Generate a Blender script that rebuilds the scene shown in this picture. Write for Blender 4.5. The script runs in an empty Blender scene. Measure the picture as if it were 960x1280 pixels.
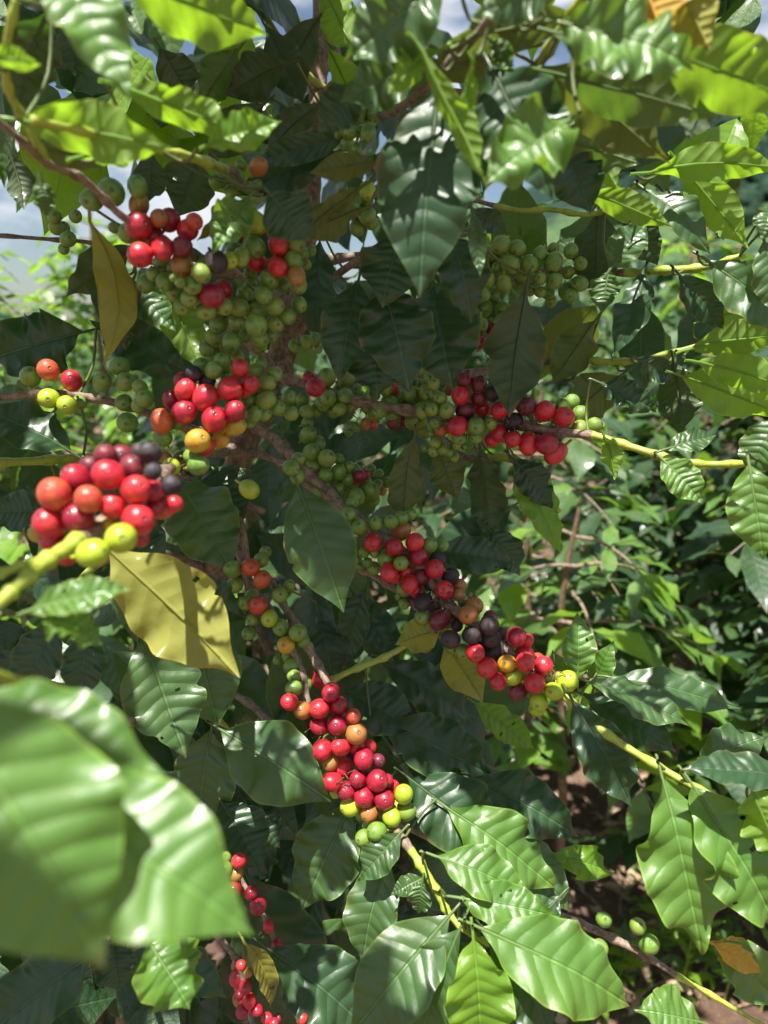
import bpy, math, random
import numpy as np
from mathutils import Vector, Matrix, Euler

# ------------------------------------------------------------------ camera, sky, sun, exposure
sc = bpy.context.scene
C = sc.collection
R = math.radians
PITCH = R(14)
CAMZ = 1.5
cam_d = bpy.data.cameras.new('camera'); cam = bpy.data.objects.new('camera', cam_d); C.objects.link(cam)
cam.location = (0, 0, CAMZ); cam.rotation_euler = (math.pi/2 - PITCH, 0, 0)
cam_d.lens = 26; cam_d.sensor_width = 36; cam_d.clip_start = .02; cam_d.clip_end = 5000
cam_d.dof.use_dof = True; cam_d.dof.focus_distance = .60; cam_d.dof.aperture_fstop = 26/4.6
sc.camera = cam
F = 1280*26/36

SUN = Vector((-.14, -.30, .93)).normalized()
wd = bpy.data.worlds.new('World'); sc.world = wd; wd.use_nodes = True
wn = wd.node_tree; wn.nodes.clear()
def node(t, typ, **kw):
    n = t.nodes.new(typ)
    for k, v in kw.items():
        if k in n.inputs: n.inputs[k].default_value = v
        else: setattr(n, k, v)
    return n
sky = node(wn, 'ShaderNodeTexSky', sky_type='NISHITA', sun_disc=False)
sky.sun_elevation = math.asin(SUN.z); sky.sun_rotation = math.atan2(SUN.x, SUN.y)
tc = node(wn, 'ShaderNodeTexCoord')
mp = node(wn, 'ShaderNodeMapping'); mp.inputs['Scale'].default_value = (1, 1, 2.4); mp.inputs['Location'].default_value = (.35, .1, .2)
nz = node(wn, 'ShaderNodeTexNoise'); nz.inputs['Scale'].default_value = 2.6; nz.inputs['Detail'].default_value = 8; nz.inputs['Roughness'].default_value = .58
cr = node(wn, 'ShaderNodeMapRange'); cr.inputs['From Min'].default_value = .46; cr.inputs['From Max'].default_value = .57; cr.interpolation_type = 'SMOOTHSTEP'
mx = node(wn, 'ShaderNodeMix', data_type='RGBA'); mx.inputs[7].default_value = (7.6, 7.9, 8.5, 1)
bg = node(wn, 'ShaderNodeBackground'); bg.inputs['Strength'].default_value = .05
wo = node(wn, 'ShaderNodeOutputWorld')
L_ = wn.links.new
L_(tc.outputs['Generated'], mp.inputs['Vector']); L_(mp.outputs['Vector'], nz.inputs['Vector']); L_(nz.outputs['Fac'], cr.inputs['Value'])
L_(cr.outputs['Result'], mx.inputs['Factor']); L_(sky.outputs['Color'], mx.inputs[6]); L_(mx.outputs[2], bg.inputs['Color']); L_(bg.outputs[0], wo.inputs['Surface'])
sd = bpy.data.lights.new('sun', 'SUN'); sd.energy = 5.0; sd.angle = R(.5); sd.color = (1, .96, .88)
so = bpy.data.objects.new('sun', sd); C.objects.link(so); so.rotation_euler = SUN.to_track_quat('Z', 'Y').to_euler()
so.location = (0, 0, 8)
sc.view_settings.view_transform = 'Standard'; sc.view_settings.look = 'None'; sc.view_settings.exposure = 1.2; sc.view_settings.gamma = 1
try: sc.cycles.max_bounces = 8; sc.cycles.transmission_bounces = 6; sc.cycles.sample_clamp_indirect = 6
except Exception: pass

rnd = random.Random(7)
CM = Matrix.Translation(cam.location) @ cam.rotation_euler.to_matrix().to_4x4()
CMI = CM.inverted()
def P(px, py, d): return CM @ Vector(((px-480)/F*d, -(py-640)/F*d, -d))
def proj(p):
    q = CMI @ p
    return (480 + q.x/-q.z*F, 640 - q.y/-q.z*F, -q.z) if q.z < -.01 else (-9999, -9999, -q.z)

# ------------------------------------------------------------------ helpers
def link(name, me, parent=None, mat=None, mats=None):
    o = bpy.data.objects.new(name, me); C.objects.link(o)
    if mat and not me.materials: me.materials.append(mat)
    for m in (mats or []): me.materials.append(m)
    if parent: o.parent = parent
    return o
def empty(name, label, cat, loc=(0,0,0), group=None):
    o = bpy.data.objects.new(name, None); C.objects.link(o); o.location = loc; o.empty_display_size = .05
    o['label'] = label; o['category'] = cat
    if group: o['group'] = group
    return o
def mesh(name, v, f, uv=None, smooth=True, mi=None):
    me = bpy.data.meshes.new(name)
    v = np.asarray(v, dtype=np.float32).reshape(-1, 3)
    if isinstance(f, np.ndarray):
        nf, k = f.shape
        me.vertices.add(len(v)); me.vertices.foreach_set('co', v.ravel())
        me.loops.add(nf*k); me.loops.foreach_set('vertex_index', f.ravel().astype(np.int32))
        me.polygons.add(nf); me.polygons.foreach_set('loop_start', np.arange(0, nf*k, k, dtype=np.int32))
        idx = f.ravel()
    else:
        me.from_pydata([tuple(x) for x in v], [], f)
        idx = np.array([i for q in f for i in q])
    if uv is not None:
        uv = np.asarray(uv, dtype=np.float32)
        u = me.uv_layers.new(name='UVMap'); u.data.foreach_set('uv', np.ascontiguousarray(uv[:, :2])[idx].ravel())
        if uv.shape[1] == 3:
            e = np.zeros((len(idx), 2), dtype=np.float32); e[:, 0] = uv[idx, 2]
            u = me.uv_layers.new(name='Margin'); u.data.foreach_set('uv', e.ravel())
    me.polygons.foreach_set('use_smooth', [smooth]*len(me.polygons))
    if mi is not None: me.polygons.foreach_set('material_index', np.asarray(mi, dtype=np.int32))
    me.update(calc_edges=True); me.validate()
    return me

# ------------------------------------------------------------------ materials
def new_mat(name):
    m = bpy.data.materials.new(name); m.use_nodes = True; m.node_tree.nodes.clear()
    return m, m.node_tree
def mth(t, op, a, b=None, c=None, clamp=False):
    n = t.nodes.new('ShaderNodeMath'); n.operation = op; n.use_clamp = clamp
    for i, x in enumerate((a, b, c)):
        if x is None: continue
        if isinstance(x, (int, float)): n.inputs[i].default_value = x
        else: t.links.new(x, n.inputs[i])
    return n.outputs[0]
def mixc(t, f, a, b, blend='MIX'):
    n = t.nodes.new('ShaderNodeMix'); n.data_type = 'RGBA'; n.blend_type = blend
    for i, x in ((0, f), (6, a), (7, b)):
        if isinstance(x, (int, float)): n.inputs[i].default_value = x
        elif isinstance(x, tuple): n.inputs[i].default_value = (*x[:3], 1)
        else: t.links.new(x, n.inputs[i])
    return n.outputs[2]
def smooth(t, x, a, b, lo=0, hi=1):
    n = t.nodes.new('ShaderNodeMapRange'); n.interpolation_type = 'SMOOTHSTEP'
    n.inputs[1].default_value = a; n.inputs[2].default_value = b; n.inputs[3].default_value = lo; n.inputs[4].default_value = hi
    t.links.new(x, n.inputs[0]); return n.outputs[0]
def noise(t, vec, s, d=3, r=.5, out='Fac'):
    n = t.nodes.new('ShaderNodeTexNoise'); n.inputs['Scale'].default_value = s; n.inputs['Detail'].default_value = d; n.inputs['Roughness'].default_value = r
    if vec is not None: t.links.new(vec, n.inputs['Vector'])
    return n.outputs[out]
def rand_val(t):
    oi = t.nodes.new('ShaderNodeObjectInfo'); ge = t.nodes.new('ShaderNodeNewGeometry')
    return mth(t, 'FRACT', mth(t, 'ADD', oi.outputs['Random'], ge.outputs['Random Per Island']))

def leaf_mat(name, ca, cb, trans, under, tfac=.3, rough=.3, spot=.25, brown_tip=0., spec=.55):
    m, t = new_mat(name); ln = t.links.new
    r = rand_val(t)
    uvn = t.nodes.new('ShaderNodeUVMap'); sep = t.nodes.new('ShaderNodeSeparateXYZ'); ln(uvn.outputs[0], sep.inputs[0])
    u = sep.outputs[0]; v = mth(t, 'ABSOLUTE', mth(t, 'MULTIPLY', mth(t, 'SUBTRACT', sep.outputs[1], .5), 2))
    tcn = t.nodes.new('ShaderNodeTexCoord'); oc = tcn.outputs['Object']
    # lateral veins sweep forward to the margin
    ph = mth(t, 'SUBTRACT', mth(t, 'MULTIPLY', u, 10.), mth(t, 'MULTIPLY', mth(t, 'POWER', v, 1.25), 1.35))
    wob = mth(t, 'MULTIPLY', mth(t, 'SUBTRACT', noise(t, oc, 60, 2), .5), .35)
    ph = mth(t, 'ADD', ph, wob)
    tri = mth(t, 'ABSOLUTE', mth(t, 'SUBTRACT', mth(t, 'FRACT', ph), .5))       # .5 at the vein
    vein = mth(t, 'MULTIPLY', smooth(t, tri, .46, .497), smooth(t, v, .95, .6))
    mid = smooth(t, v, .055, .02)
    veins = mth(t, 'MAXIMUM', mth(t, 'MULTIPLY', vein, .38), mid)
    n1 = noise(t, oc, 25, 4, .6)
    base = mixc(t, smooth(t, r, 0, 1), ca, cb)
    base = mixc(t, mth(t, 'MULTIPLY', smooth(t, n1, .35, .7), .35), base, tuple(min(1, x*1.7) for x in ca))
    veinc = tuple(min(1, x*2.0+.02) for x in cb)
    big = noise(t, oc, 7, 2, .5)
    base = mixc(t, mth(t, 'MULTIPLY', smooth(t, big, .4, .62), .6), base, (ca[0]*1.9, ca[1]*1.35, ca[2]*.8))
    top = mixc(t, mth(t, 'MULTIPLY', veins, .45), base, veinc)
    undc = mixc(t, mth(t, 'MULTIPLY', veins, .5), under, tuple(min(1, x*1.5) for x in under))
    ge = t.nodes.new('ShaderNodeNewGeometry')
    col = mixc(t, ge.outputs['Backfacing'], top, undc)
    trc = mixc(t, mth(t, 'MULTIPLY', veins, .45), mixc(t, r, trans, tuple(x*.75 for x in trans)), tuple(x*.55 for x in trans))
    mg = t.nodes.new('ShaderNodeUVMap'); mg.uv_map = 'Margin'; ms_ = t.nodes.new('ShaderNodeSeparateXYZ'); ln(mg.outputs[0], ms_.inputs[0])
    rim = mth(t, 'MULTIPLY', smooth(t, ms_.outputs[0], .93, .985), .5)  # rim highlight along the leaf edge, painted as a lighter margin colour
    col = mixc(t, rim, col, (min(1, cb[0]*2.2+.05), min(1, cb[1]*1.9+.06), cb[2]*1.2+.01)); 
    # blemishes
    vo = t.nodes.new('ShaderNodeTexVoronoi'); vo.inputs['Scale'].default_value = 60; ln(oc, vo.inputs['Vector'])
    sp = mth(t, 'MULTIPLY', smooth(t, vo.outputs['Distance'], .16, .06), smooth(t, noise(t, oc, 14, 2), .60, .68))
    sp = mth(t, 'MULTIPLY', sp, spot)
    edge = mth(t, 'MULTIPLY', smooth(t, v, .80, 1.0), smooth(t, noise(t, oc, 35, 3), .56, .66))
    tip = mth(t, 'MULTIPLY', smooth(t, u, .9, .99), smooth(t, r, .55, .6))
    bl = mth(t, 'MAXIMUM', sp, mth(t, 'MULTIPLY', mth(t, 'MAXIMUM', edge, tip), .55+brown_tip), clamp=True)
    col = mixc(t, bl, col, (.20, .13, .05)); trc = mixc(t, bl, trc, (.18, .09, .02))
    # relief: cushions between the veins and fine leather grain
    h = mth(t, 'SUBTRACT', mth(t, 'MULTIPLY', mth(t, 'SINE', mth(t, 'MULTIPLY', mth(t, 'SUBTRACT', .5, tri), 3.1416)), mth(t, 'ADD', .25, mth(t, 'MULTIPLY', r, .6))), mth(t, 'MULTIPLY', mid, .9))
    h = mth(t, 'ADD', h, mth(t, 'MULTIPLY', noise(t, oc, 160, 3), .35))
    h = mth(t, 'ADD', h, mth(t, 'MULTIPLY', noise(t, oc, 40, 2), 1.2))
    bp = t.nodes.new('ShaderNodeBump'); bp.inputs['Strength'].default_value = .65; bp.inputs['Distance'].default_value = .0014; ln(h, bp.inputs['Height'])
    pr = t.nodes.new('ShaderNodeBsdfPrincipled'); ln(col, pr.inputs['Base Color']); ln(bp.outputs[0], pr.inputs['Normal'])
    rg = mth(t, 'ADD', mth(t, 'MULTIPLY', ge.outputs['Backfacing'], .22), mth(t, 'ADD', rough-.02, mth(t, 'MULTIPLY', n1, .26)))
    ln(rg, pr.inputs['Roughness'])
    if 'Specular IOR Level' in pr.inputs: pr.inputs['Specular IOR Level'].default_value = spec
    if 'Coat Weight' in pr.inputs: pr.inputs['Coat Weight'].default_value = .3; pr.inputs['Coat Roughness'].default_value = .2
    tl = t.nodes.new('ShaderNodeBsdfTranslucent'); ln(trc, tl.inputs['Color']); ln(bp.outputs[0], tl.inputs['Normal'])
    ms = t.nodes.new('ShaderNodeMixShader'); ms.inputs[0].default_value = tfac
    ln(pr.outputs[0], ms.inputs[1]); ln(tl.outputs[0], ms.inputs[2])
    out = t.nodes.new('ShaderNodeOutputMaterial'); ln(ms.outputs[0], out.inputs['Surface'])
    return m
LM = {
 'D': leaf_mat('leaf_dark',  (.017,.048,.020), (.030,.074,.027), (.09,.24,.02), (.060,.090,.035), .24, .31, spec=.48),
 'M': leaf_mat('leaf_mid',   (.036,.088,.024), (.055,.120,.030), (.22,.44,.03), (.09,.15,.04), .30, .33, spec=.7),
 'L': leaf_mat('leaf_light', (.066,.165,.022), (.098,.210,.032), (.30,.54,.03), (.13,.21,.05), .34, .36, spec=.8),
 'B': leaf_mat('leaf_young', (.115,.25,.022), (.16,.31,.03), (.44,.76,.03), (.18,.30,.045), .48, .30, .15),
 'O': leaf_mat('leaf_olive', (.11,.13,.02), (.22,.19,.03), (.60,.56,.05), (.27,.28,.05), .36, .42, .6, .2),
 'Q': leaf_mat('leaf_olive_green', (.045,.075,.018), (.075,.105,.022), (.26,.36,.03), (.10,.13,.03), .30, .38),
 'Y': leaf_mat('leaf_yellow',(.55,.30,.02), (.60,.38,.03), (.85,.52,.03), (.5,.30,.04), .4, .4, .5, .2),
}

def bark_mat(name, c1, c2, sc_=90, rough=.85, bump=.0015, long=True):
    m, t = new_mat(name); ln = t.links.new
    tcn = t.nodes.new('ShaderNodeTexCoord'); mpp = t.nodes.new('ShaderNodeMapping'); ln(tcn.outputs['UV'], mpp.inputs[0])
    mpp.inputs['Scale'].default_value = (1, 1, 1)
    n1 = noise(t, tcn.outputs['Object'], sc_, 5, .65)
    wv = noise(t, mpp.outputs[0], 14, 5, .7)
    f = mth(t, 'ADD', mth(t, 'MULTIPLY', n1, .5), mth(t, 'MULTIPLY', wv, .5))
    col = mixc(t, smooth(t, f, .38, .62), c1, c2)
    fl = mth(t, 'MULTIPLY', smooth(t, noise(t, tcn.outputs['Object'], 170, 3, .6), .58, .66), .6)
    col = mixc(t, fl, col, (c1[0]*.5+.03, c1[1]*.35+.02, c1[2]*.5+.01))
    bp = t.nodes.new('ShaderNodeBump'); bp.inputs['Strength'].default_value = .8; bp.inputs['Distance'].default_value = bump; ln(f, bp.inputs['Height'])
    pr = t.nodes.new('ShaderNodeBsdfPrincipled'); ln(col, pr.inputs['Base Color']); pr.inputs['Roughness'].default_value = rough; ln(bp.outputs[0], pr.inputs['Normal'])
    out = t.nodes.new('ShaderNodeOutputMaterial'); ln(pr.outputs[0], out.inputs['Surface'])
    return m
BARK = bark_mat('bark', (.10,.060,.035), (.30,.20,.125), bump=.003)
TWIG = bark_mat('twig_bark', (.13,.085,.06), (.34,.26,.19), 140)
STEM = bark_mat('green_stem', (.26,.36,.035), (.42,.47,.07), 60, .4, .0005)

def cherry_mat(name, c1, c2, c3, rough=.3, f=(.40, .60), spec=.5, bumpy=0., sss=.12):
    m, t = new_mat(name); ln = t.links.new
    r = rand_val(t)
    tcn = t.nodes.new('ShaderNodeTexCoord'); oc = tcn.outputs['Object']
    va = t.nodes.new('ShaderNodeVectorMath'); va.operation = 'ADD'; ln(oc, va.inputs[0])
    cb = t.nodes.new('ShaderNodeCombineXYZ'); ln(r, cb.inputs[0]); ln(mth(t, 'MULTIPLY', r, 7.3), cb.inputs[1]); ln(cb.outputs[0], va.inputs[1])
    n1 = noise(t, va.outputs[0], 105, 3, .6); n2 = noise(t, va.outputs[0], 500, 3, .6)
    col = mixc(t, smooth(t, n1, *f), c1, c2)
    col = mixc(t, mth(t, 'MULTIPLY', smooth(t, r, .3, 1.), .6), col, c3)
    uvn = t.nodes.new('ShaderNodeUVMap'); sep = t.nodes.new('ShaderNodeSeparateXYZ'); ln(uvn.outputs[0], sep.inputs[0])
    nav = mth(t, 'MULTIPLY', smooth(t, sep.outputs[1], .912, .94), .85)
    col = mixc(t, nav, col, tuple(x*.45+.02 for x in c1))
    stalk_end = smooth(t, mth(t, 'ADD', sep.outputs[1], mth(t, 'MULTIPLY', mth(t, 'SUBTRACT', n1, .5), mth(t, 'ADD', .4, r))), .42, .05)
    col = mixc(t, mth(t, 'MULTIPLY', stalk_end, .75), col, (min(1, c1[0]*.6+.22), c1[1]*.6+.20, c1[2]*.6+.02) if c1[0] > .1 else c2)
    col = mixc(t, mth(t, 'MULTIPLY', smooth(t, n2, .60, .72), .4), col, tuple(min(1, x*1.6+.05) for x in c1))
    pr = t.nodes.new('ShaderNodeBsdfPrincipled'); ln(col, pr.inputs['Base Color'])
    ln(mth(t, 'ADD', rough-.0, mth(t, 'MULTIPLY', n1, .2)), pr.inputs['Roughness'])
    if 'Specular IOR Level' in pr.inputs: pr.inputs['Specular IOR Level'].default_value = spec
    if 'Coat Weight' in pr.inputs and not bumpy: pr.inputs['Coat Weight'].default_value = .35; pr.inputs['Coat Roughness'].default_value = .14
    bp = t.nodes.new('ShaderNodeBump'); bp.inputs['Strength'].default_value = .3+bumpy; bp.inputs['Distance'].default_value = .0004+bumpy*.0015
    ln(n1 if bumpy else n2, bp.inputs['Height']); ln(bp.outputs[0], pr.inputs['Normal'])
    out = t.nodes.new('ShaderNodeOutputMaterial'); ln(pr.outputs[0], out.inputs['Surface'])
    return m
CMAT = {
 'r': cherry_mat('cherry_red', (.50,.012,.030), (.60,.035,.035), (.42,.006,.030)),
 'c': cherry_mat('cherry_crimson', (.30,.006,.026), (.40,.014,.030), (.20,.006,.025)),
 'm': cherry_mat('cherry_maroon', (.12,.010,.022), (.20,.02,.03), (.08,.01,.025), .4),
 'o': cherry_mat('cherry_orange', (.52,.085,.03), (.46,.04,.03), (.50,.12,.03), .32),
 'y': cherry_mat('cherry_yellow', (.52,.34,.02), (.50,.22,.02), (.42,.40,.03), .32),
 'n': cherry_mat('cherry_brown', (.33,.16,.03), (.38,.11,.035), (.30,.20,.04), .4),
 'G': cherry_mat('cherry_lime', (.34,.46,.02), (.40,.48,.03), (.30,.40,.02), .32),
 'g': cherry_mat('cherry_green', (.11,.22,.03), (.17,.29,.045), (.22,.29,.04), .34),
 'k': cherry_mat('cherry_black', (.018,.014,.02), (.045,.035,.04), (.07,.045,.04), .5, bumpy=.5),
}

# ------------------------------------------------------------------ leaf geometry
UU = np.array([0,.03,.08,.16,.28,.42,.55,.67,.77,.85,.91,.96,1.0])
WW = np.array([0,.10,.26,.52,.83,.99,.97,.82,.58,.34,.18,.07,0.0])
_f = np.linspace(0, 1, 401); _w = np.interp(_f, UU, WW)
_k = np.ones(25)/25; _w = np.convolve(np.pad(_w, 12, mode='edge'), _k, 'valid'); _w[0] = 0; _w[-1] = 0
_w[:14] = np.interp(_f[:14], [0, _f[13]], [0.02, _w[13]])
_w[-12:] = np.interp(_f[-12:], [_f[-12], 1], [_w[-12], 0.004])
def leaf_geo(L, W, arch=.05, fold=.15, wave=.05, sb=0., twist=0., quilt=1., nu=44, nv=12, pet=.012, seed=0, curl=0., jag=.02, blunt=1.):
    """x along the leaf, y across, z = upper side; base at 0, tip at (L,0,0)"""
    rg = random.Random(seed)
    us = np.linspace(0, 1, nu+1); vs = np.linspace(-1, 1, nv+1)
    Ug, Vg = np.meshgrid(us, vs, indexing='ij')
    p1, p2, p3 = [rg.uniform(0, 6.28) for _ in range(3)]
    k1 = rg.uniform(24, 32); k2 = rg.uniform(9, 14)
    w = np.interp(Ug, _f, _w)**blunt
    out = np.zeros_like(w)
    side = np.where(Vg > 0, 1.0, 0.0)
    scal = 1 + jag*np.sin(Ug*k1 + p1 + side*2.1) + jag*.8*np.sin(Ug*k2*1.7 + p2 + side)
    if rg.random() < .45 and nu < 60:
        for _ in range(rg.randrange(1, 3)):
            uc = rg.uniform(.2, .9); sd_ = rg.choice((0, 1)); scal = scal*(1 - rg.uniform(.06, .22)*np.exp(-((Ug-uc)/rg.uniform(.012, .04))**2)*(side == sd_)*np.abs(Vg)**2)
    hw = w*W/2*scal
    y = Vg*hw
    av = np.abs(Vg)
    vabs = np.abs(y)/(W/2)
    ph = Ug*10 - vabs**1.25*1.35
    cushion = np.abs(np.sin(np.pi*ph))**.9
    z = fold*np.abs(y)*(1-.35*av)
    z = z - curl*W*av**3*np.sin(np.pi*Ug)
    z = z + 1.5*wave*rg.uniform(.6,1.4)*W*av**2.0*(np.sin(Ug*k1 + p3 + side*1.3)*.55 + np.sin(Ug*k2 + p1 + side*2)*.75)*np.sin(np.pi*np.clip(Ug, 0, 1))**.5
    z = z + quilt*rg.uniform(.4,1.4)*.012*W*cushion*w*np.clip(1.25-av, 0, 1)
    th = twist*(Ug-.5)
    y2 = y*np.cos(th) - z*np.sin(th); z2 = y*np.sin(th) + z*np.cos(th)
    y2 = y2 + sb*L*4*Ug*(1-Ug)
    z2 = z2 + arch*L*4*Ug*(1-Ug) + .012*L*np.sin(Ug*9+p2)
    x = Ug*L
    v = np.stack([x, y2, z2], -1).reshape(-1, 3)
    uv = np.stack([Ug, .5+.5*y/(W/2), np.abs(Vg)], -1).reshape(-1, 3)
    a = (np.arange(nu)[:, None]*(nv+1) + np.arange(nv)[None, :]).ravel()
    f = np.stack([a, a+nv+1, a+nv+2, a+1], -1)
    if nu >= 40 and rg.random() < .3:          # insect holes
        fc = v[f].mean(1); keep_ = np.ones(len(f), bool)
        for _ in range(rg.randrange(1, 4)):
            hx_, hy_ = rg.uniform(.25, .9)*L, rg.choice((-1, 1))*rg.uniform(.15, .38)*W; hr = rg.uniform(.0014, .0030)*(L/.11)
            keep_ &= ((fc[:, 0]-hx_)**2 + (fc[:, 1]-hy_)**2) > hr*hr
        f = f[keep_]
    if pet > 0:                      # petiole and the raised midrib beneath the blade
        n0 = len(v); S = 5; pts = []
        prof = [(-pet, -.35*pet, .0011), (-pet*.5, -.1*pet, .0010), (0, 0, .0011)]
        for uu in (.15, .35, .6, .85): prof.append((uu, None, .0010*(1-uu)+.0002))
        for (xx, zz, rr) in prof:
            if zz is None:
                i = int(round(xx*nu)); c = v[i*(nv+1)+nv//2]; c = (c[0], c[1], c[2]-.0005)
            else:
                c = (xx, 0, z2[0, nv//2]+zz)
            for s in range(S):
                q = 2*math.pi*s/S; pts.append((c[0], c[1]+rr*math.cos(q), c[2]+rr*math.sin(q)))
        pf = [(n0+i*S+s, n0+(i+1)*S+s, n0+(i+1)*S+(s+1) % S, n0+i*S+(s+1) % S) for i in range(len(prof)-1) for s in range(S)]
        v = np.vstack([v, np.array(pts)]); uv = np.vstack([uv, np.tile([[.3, .5, 0.]], (len(pts), 1))]); f = np.vstack([f, np.array(pf)])
    return v, f, uv
def frame_mat(B, a, n):
    a = a.normalized(); n = (n - n.dot(a)*a).normalized(); y = n.cross(a)
    return Matrix(((a.x, y.x, n.x, B.x), (a.y, y.y, n.y, B.y), (a.z, y.z, n.z, B.z), (0, 0, 0, 1)))

class Mass:
    def __init__(s): s.v = []; s.f = []; s.uv = []; s.mi = []; s.n = 0
    def add(s, g, M=None, mi=0):
        v, f, uv = g; v = np.asarray(v, dtype=np.float64)
        if M is not None:
            A = np.array(M); v = v @ A[:3, :3].T + A[:3, 3]
        s.v.append(v); s.f.append(np.asarray(f)+s.n); s.uv.append(uv if uv is not None else np.zeros((len(v), 2))); s.mi.append(np.full(len(f), mi)); s.n += len(v)
    def build(s, name, mats, parent=None, kind=None):
        me = mesh(name, np.vstack(s.v), np.vstack(s.f), np.vstack(s.uv), mi=np.concatenate(s.mi))
        o = link(name, me, parent, mats=mats)
        if kind: o['kind'] = kind
        return o

# ------------------------------------------------------------------ tubes (branches)
def catmull(pts, n=6):
    out = []
    P_ = [pts[0]] + list(pts) + [pts[-1]]
    for i in range(1, len(P_)-2):
        p0, p1, p2, p3 = [np.array(x, dtype=float) for x in P_[i-1:i+3]]
        for k in range(n):
            t = k/n
            out.append(.5*((2*p1)+(-p0+p2)*t+(2*p0-5*p1+4*p2-p3)*t*t+(-p0+3*p1-3*p2+p3)*t**3))
    out.append(np.array(pts[-1], dtype=float)); return out
def tube_geo(pts, S=8, n=6, rough=.0, seed=0):
    """pts: (x,y,z,r) list"""
    rg = np.random.RandomState(seed); c = catmull(pts, n)
    v = []; uv = []; prev = None; Ls = 0
    for i, q in enumerate(c):
        p = Vector(q[:3]); d = (Vector(c[min(i+1, len(c)-1)][:3]) - Vector(c[max(i-1, 0)][:3])).normalized()
        if prev is None:
            prev = d.orthogonal().normalized()
        x = (prev - prev.dot(d)*d).normalized(); prev = x; y = d.cross(x)
        if i: Ls += (p-Vector(c[i-1][:3])).length
        for s in range(S):
            a = 2*math.pi*s/S; r = q[3]*(1+rough*(rg.rand()-.5))
            v.append(p + x*math.cos(a)*r + y*math.sin(a)*r); uv.append((s/S*2, Ls*14))
    f = [(i*S+s, i*S+(s+1) % S, (i+1)*S+(s+1) % S, (i+1)*S+s) for i in range(len(c)-1) for s in range(S)]
    m = len(c)-1
    v.append(Vector(c[0][:3])); v.append(Vector(c[-1][:3])); uv += [(0, 0), (0, 0)]
    for s in range(S):
        f.append((len(v)-2, (s+1) % S, s, s)); f.append((len(v)-1, m*S+s, m*S+(s+1) % S, m*S+(s+1) % S))
    f2 = [q for q in f]
    return np.array([tuple(q) for q in v]), f2, np.array(uv), len(c)

# ================================================================== THE MAIN COFFEE TREE
tree = empty('coffee_tree', 'large coffee tree filling the view, branches strung with red and green cherries', 'coffee tree', P(250, 1000, .8))
tree.location.z = 0
tree_inv = Matrix.Translation(-tree.location)
BR = []          # (object, [points])
def px_branch(pts, split=1e9, name='branch', S=9, rough=.12, label=None, seed=0, knots=True):
    """pts: (px,py,depth,radius in px). beyond `split` (fraction) the shoot is green"""
    w = [(*P(x, y, d), r*d/F) for x, y, d, r in pts]
    return w_branch(w, split, name, S, rough, label, seed, knots)
def w_branch(w, split=1e9, name='branch', S=9, rough=.12, label=None, seed=0, knots=True, parent=None):
    if knots:
        c = catmull(w, 5); c = [list(q) for q in c]
        for i, q in enumerate(c):
            if i % 4 == 2: q[3] *= 1.38
            if i % 8 == 5: q[3] *= .9
        w = [tuple(q) for q in c]; n = 2
    else: n = 6
    v, f, uv, m = tube_geo(w, S, n, rough, seed)
    v = v - np.array(tree.location)
    mi = [1 if (min(q)//S)/m > split else 0 for q in f]
    ff = [tuple(dict.fromkeys(q)) for q in f]
    me = bpy.data.meshes.new(name); me.from_pydata([tuple(x) for x in v], [], ff)
    idx = [i for q in ff for i in q]; u = me.uv_layers.new(name='UVMap'); u.data.foreach_set('uv', uv[idx].ravel().astype(np.float32))
    me.polygons.foreach_set('use_smooth', [True]*len(ff)); me.polygons.foreach_set('material_index', mi); me.update()
    o = link(name, me, parent or tree, mats=[BARK if name == 'trunk' else TWIG, STEM])
    if label: o['label'] = label
    BR.append((o, [Vector(q[:3]) for q in catmull(w, 3)]))
    return o
base = P(105, 1240, .92)
px_branch([(105,1240,.92,26), (170,1080,.86,22), (225,900,.79,20), (268,720,.73,18), (293,590,.69,17), (318,525,.69,17), (345,460,.70,17), (372,385,.71,15), (380,320,.72,13), (392,200,.74,12), (400,60,.78,11), (405,-150,.86,9)], name='trunk', S=14, rough=.22, seed=3)
_tr = BR[-1][1]
g0 = Vector((base.x-.03, base.y+.02, 0)); 
w_branch([(g0.x, g0.y, -.05, .034), (g0.x, g0.y, .2, .030), (base.x, base.y, base.z, 26*.92/F)], name='trunk', S=14, rough=.2, seed=4)
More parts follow.
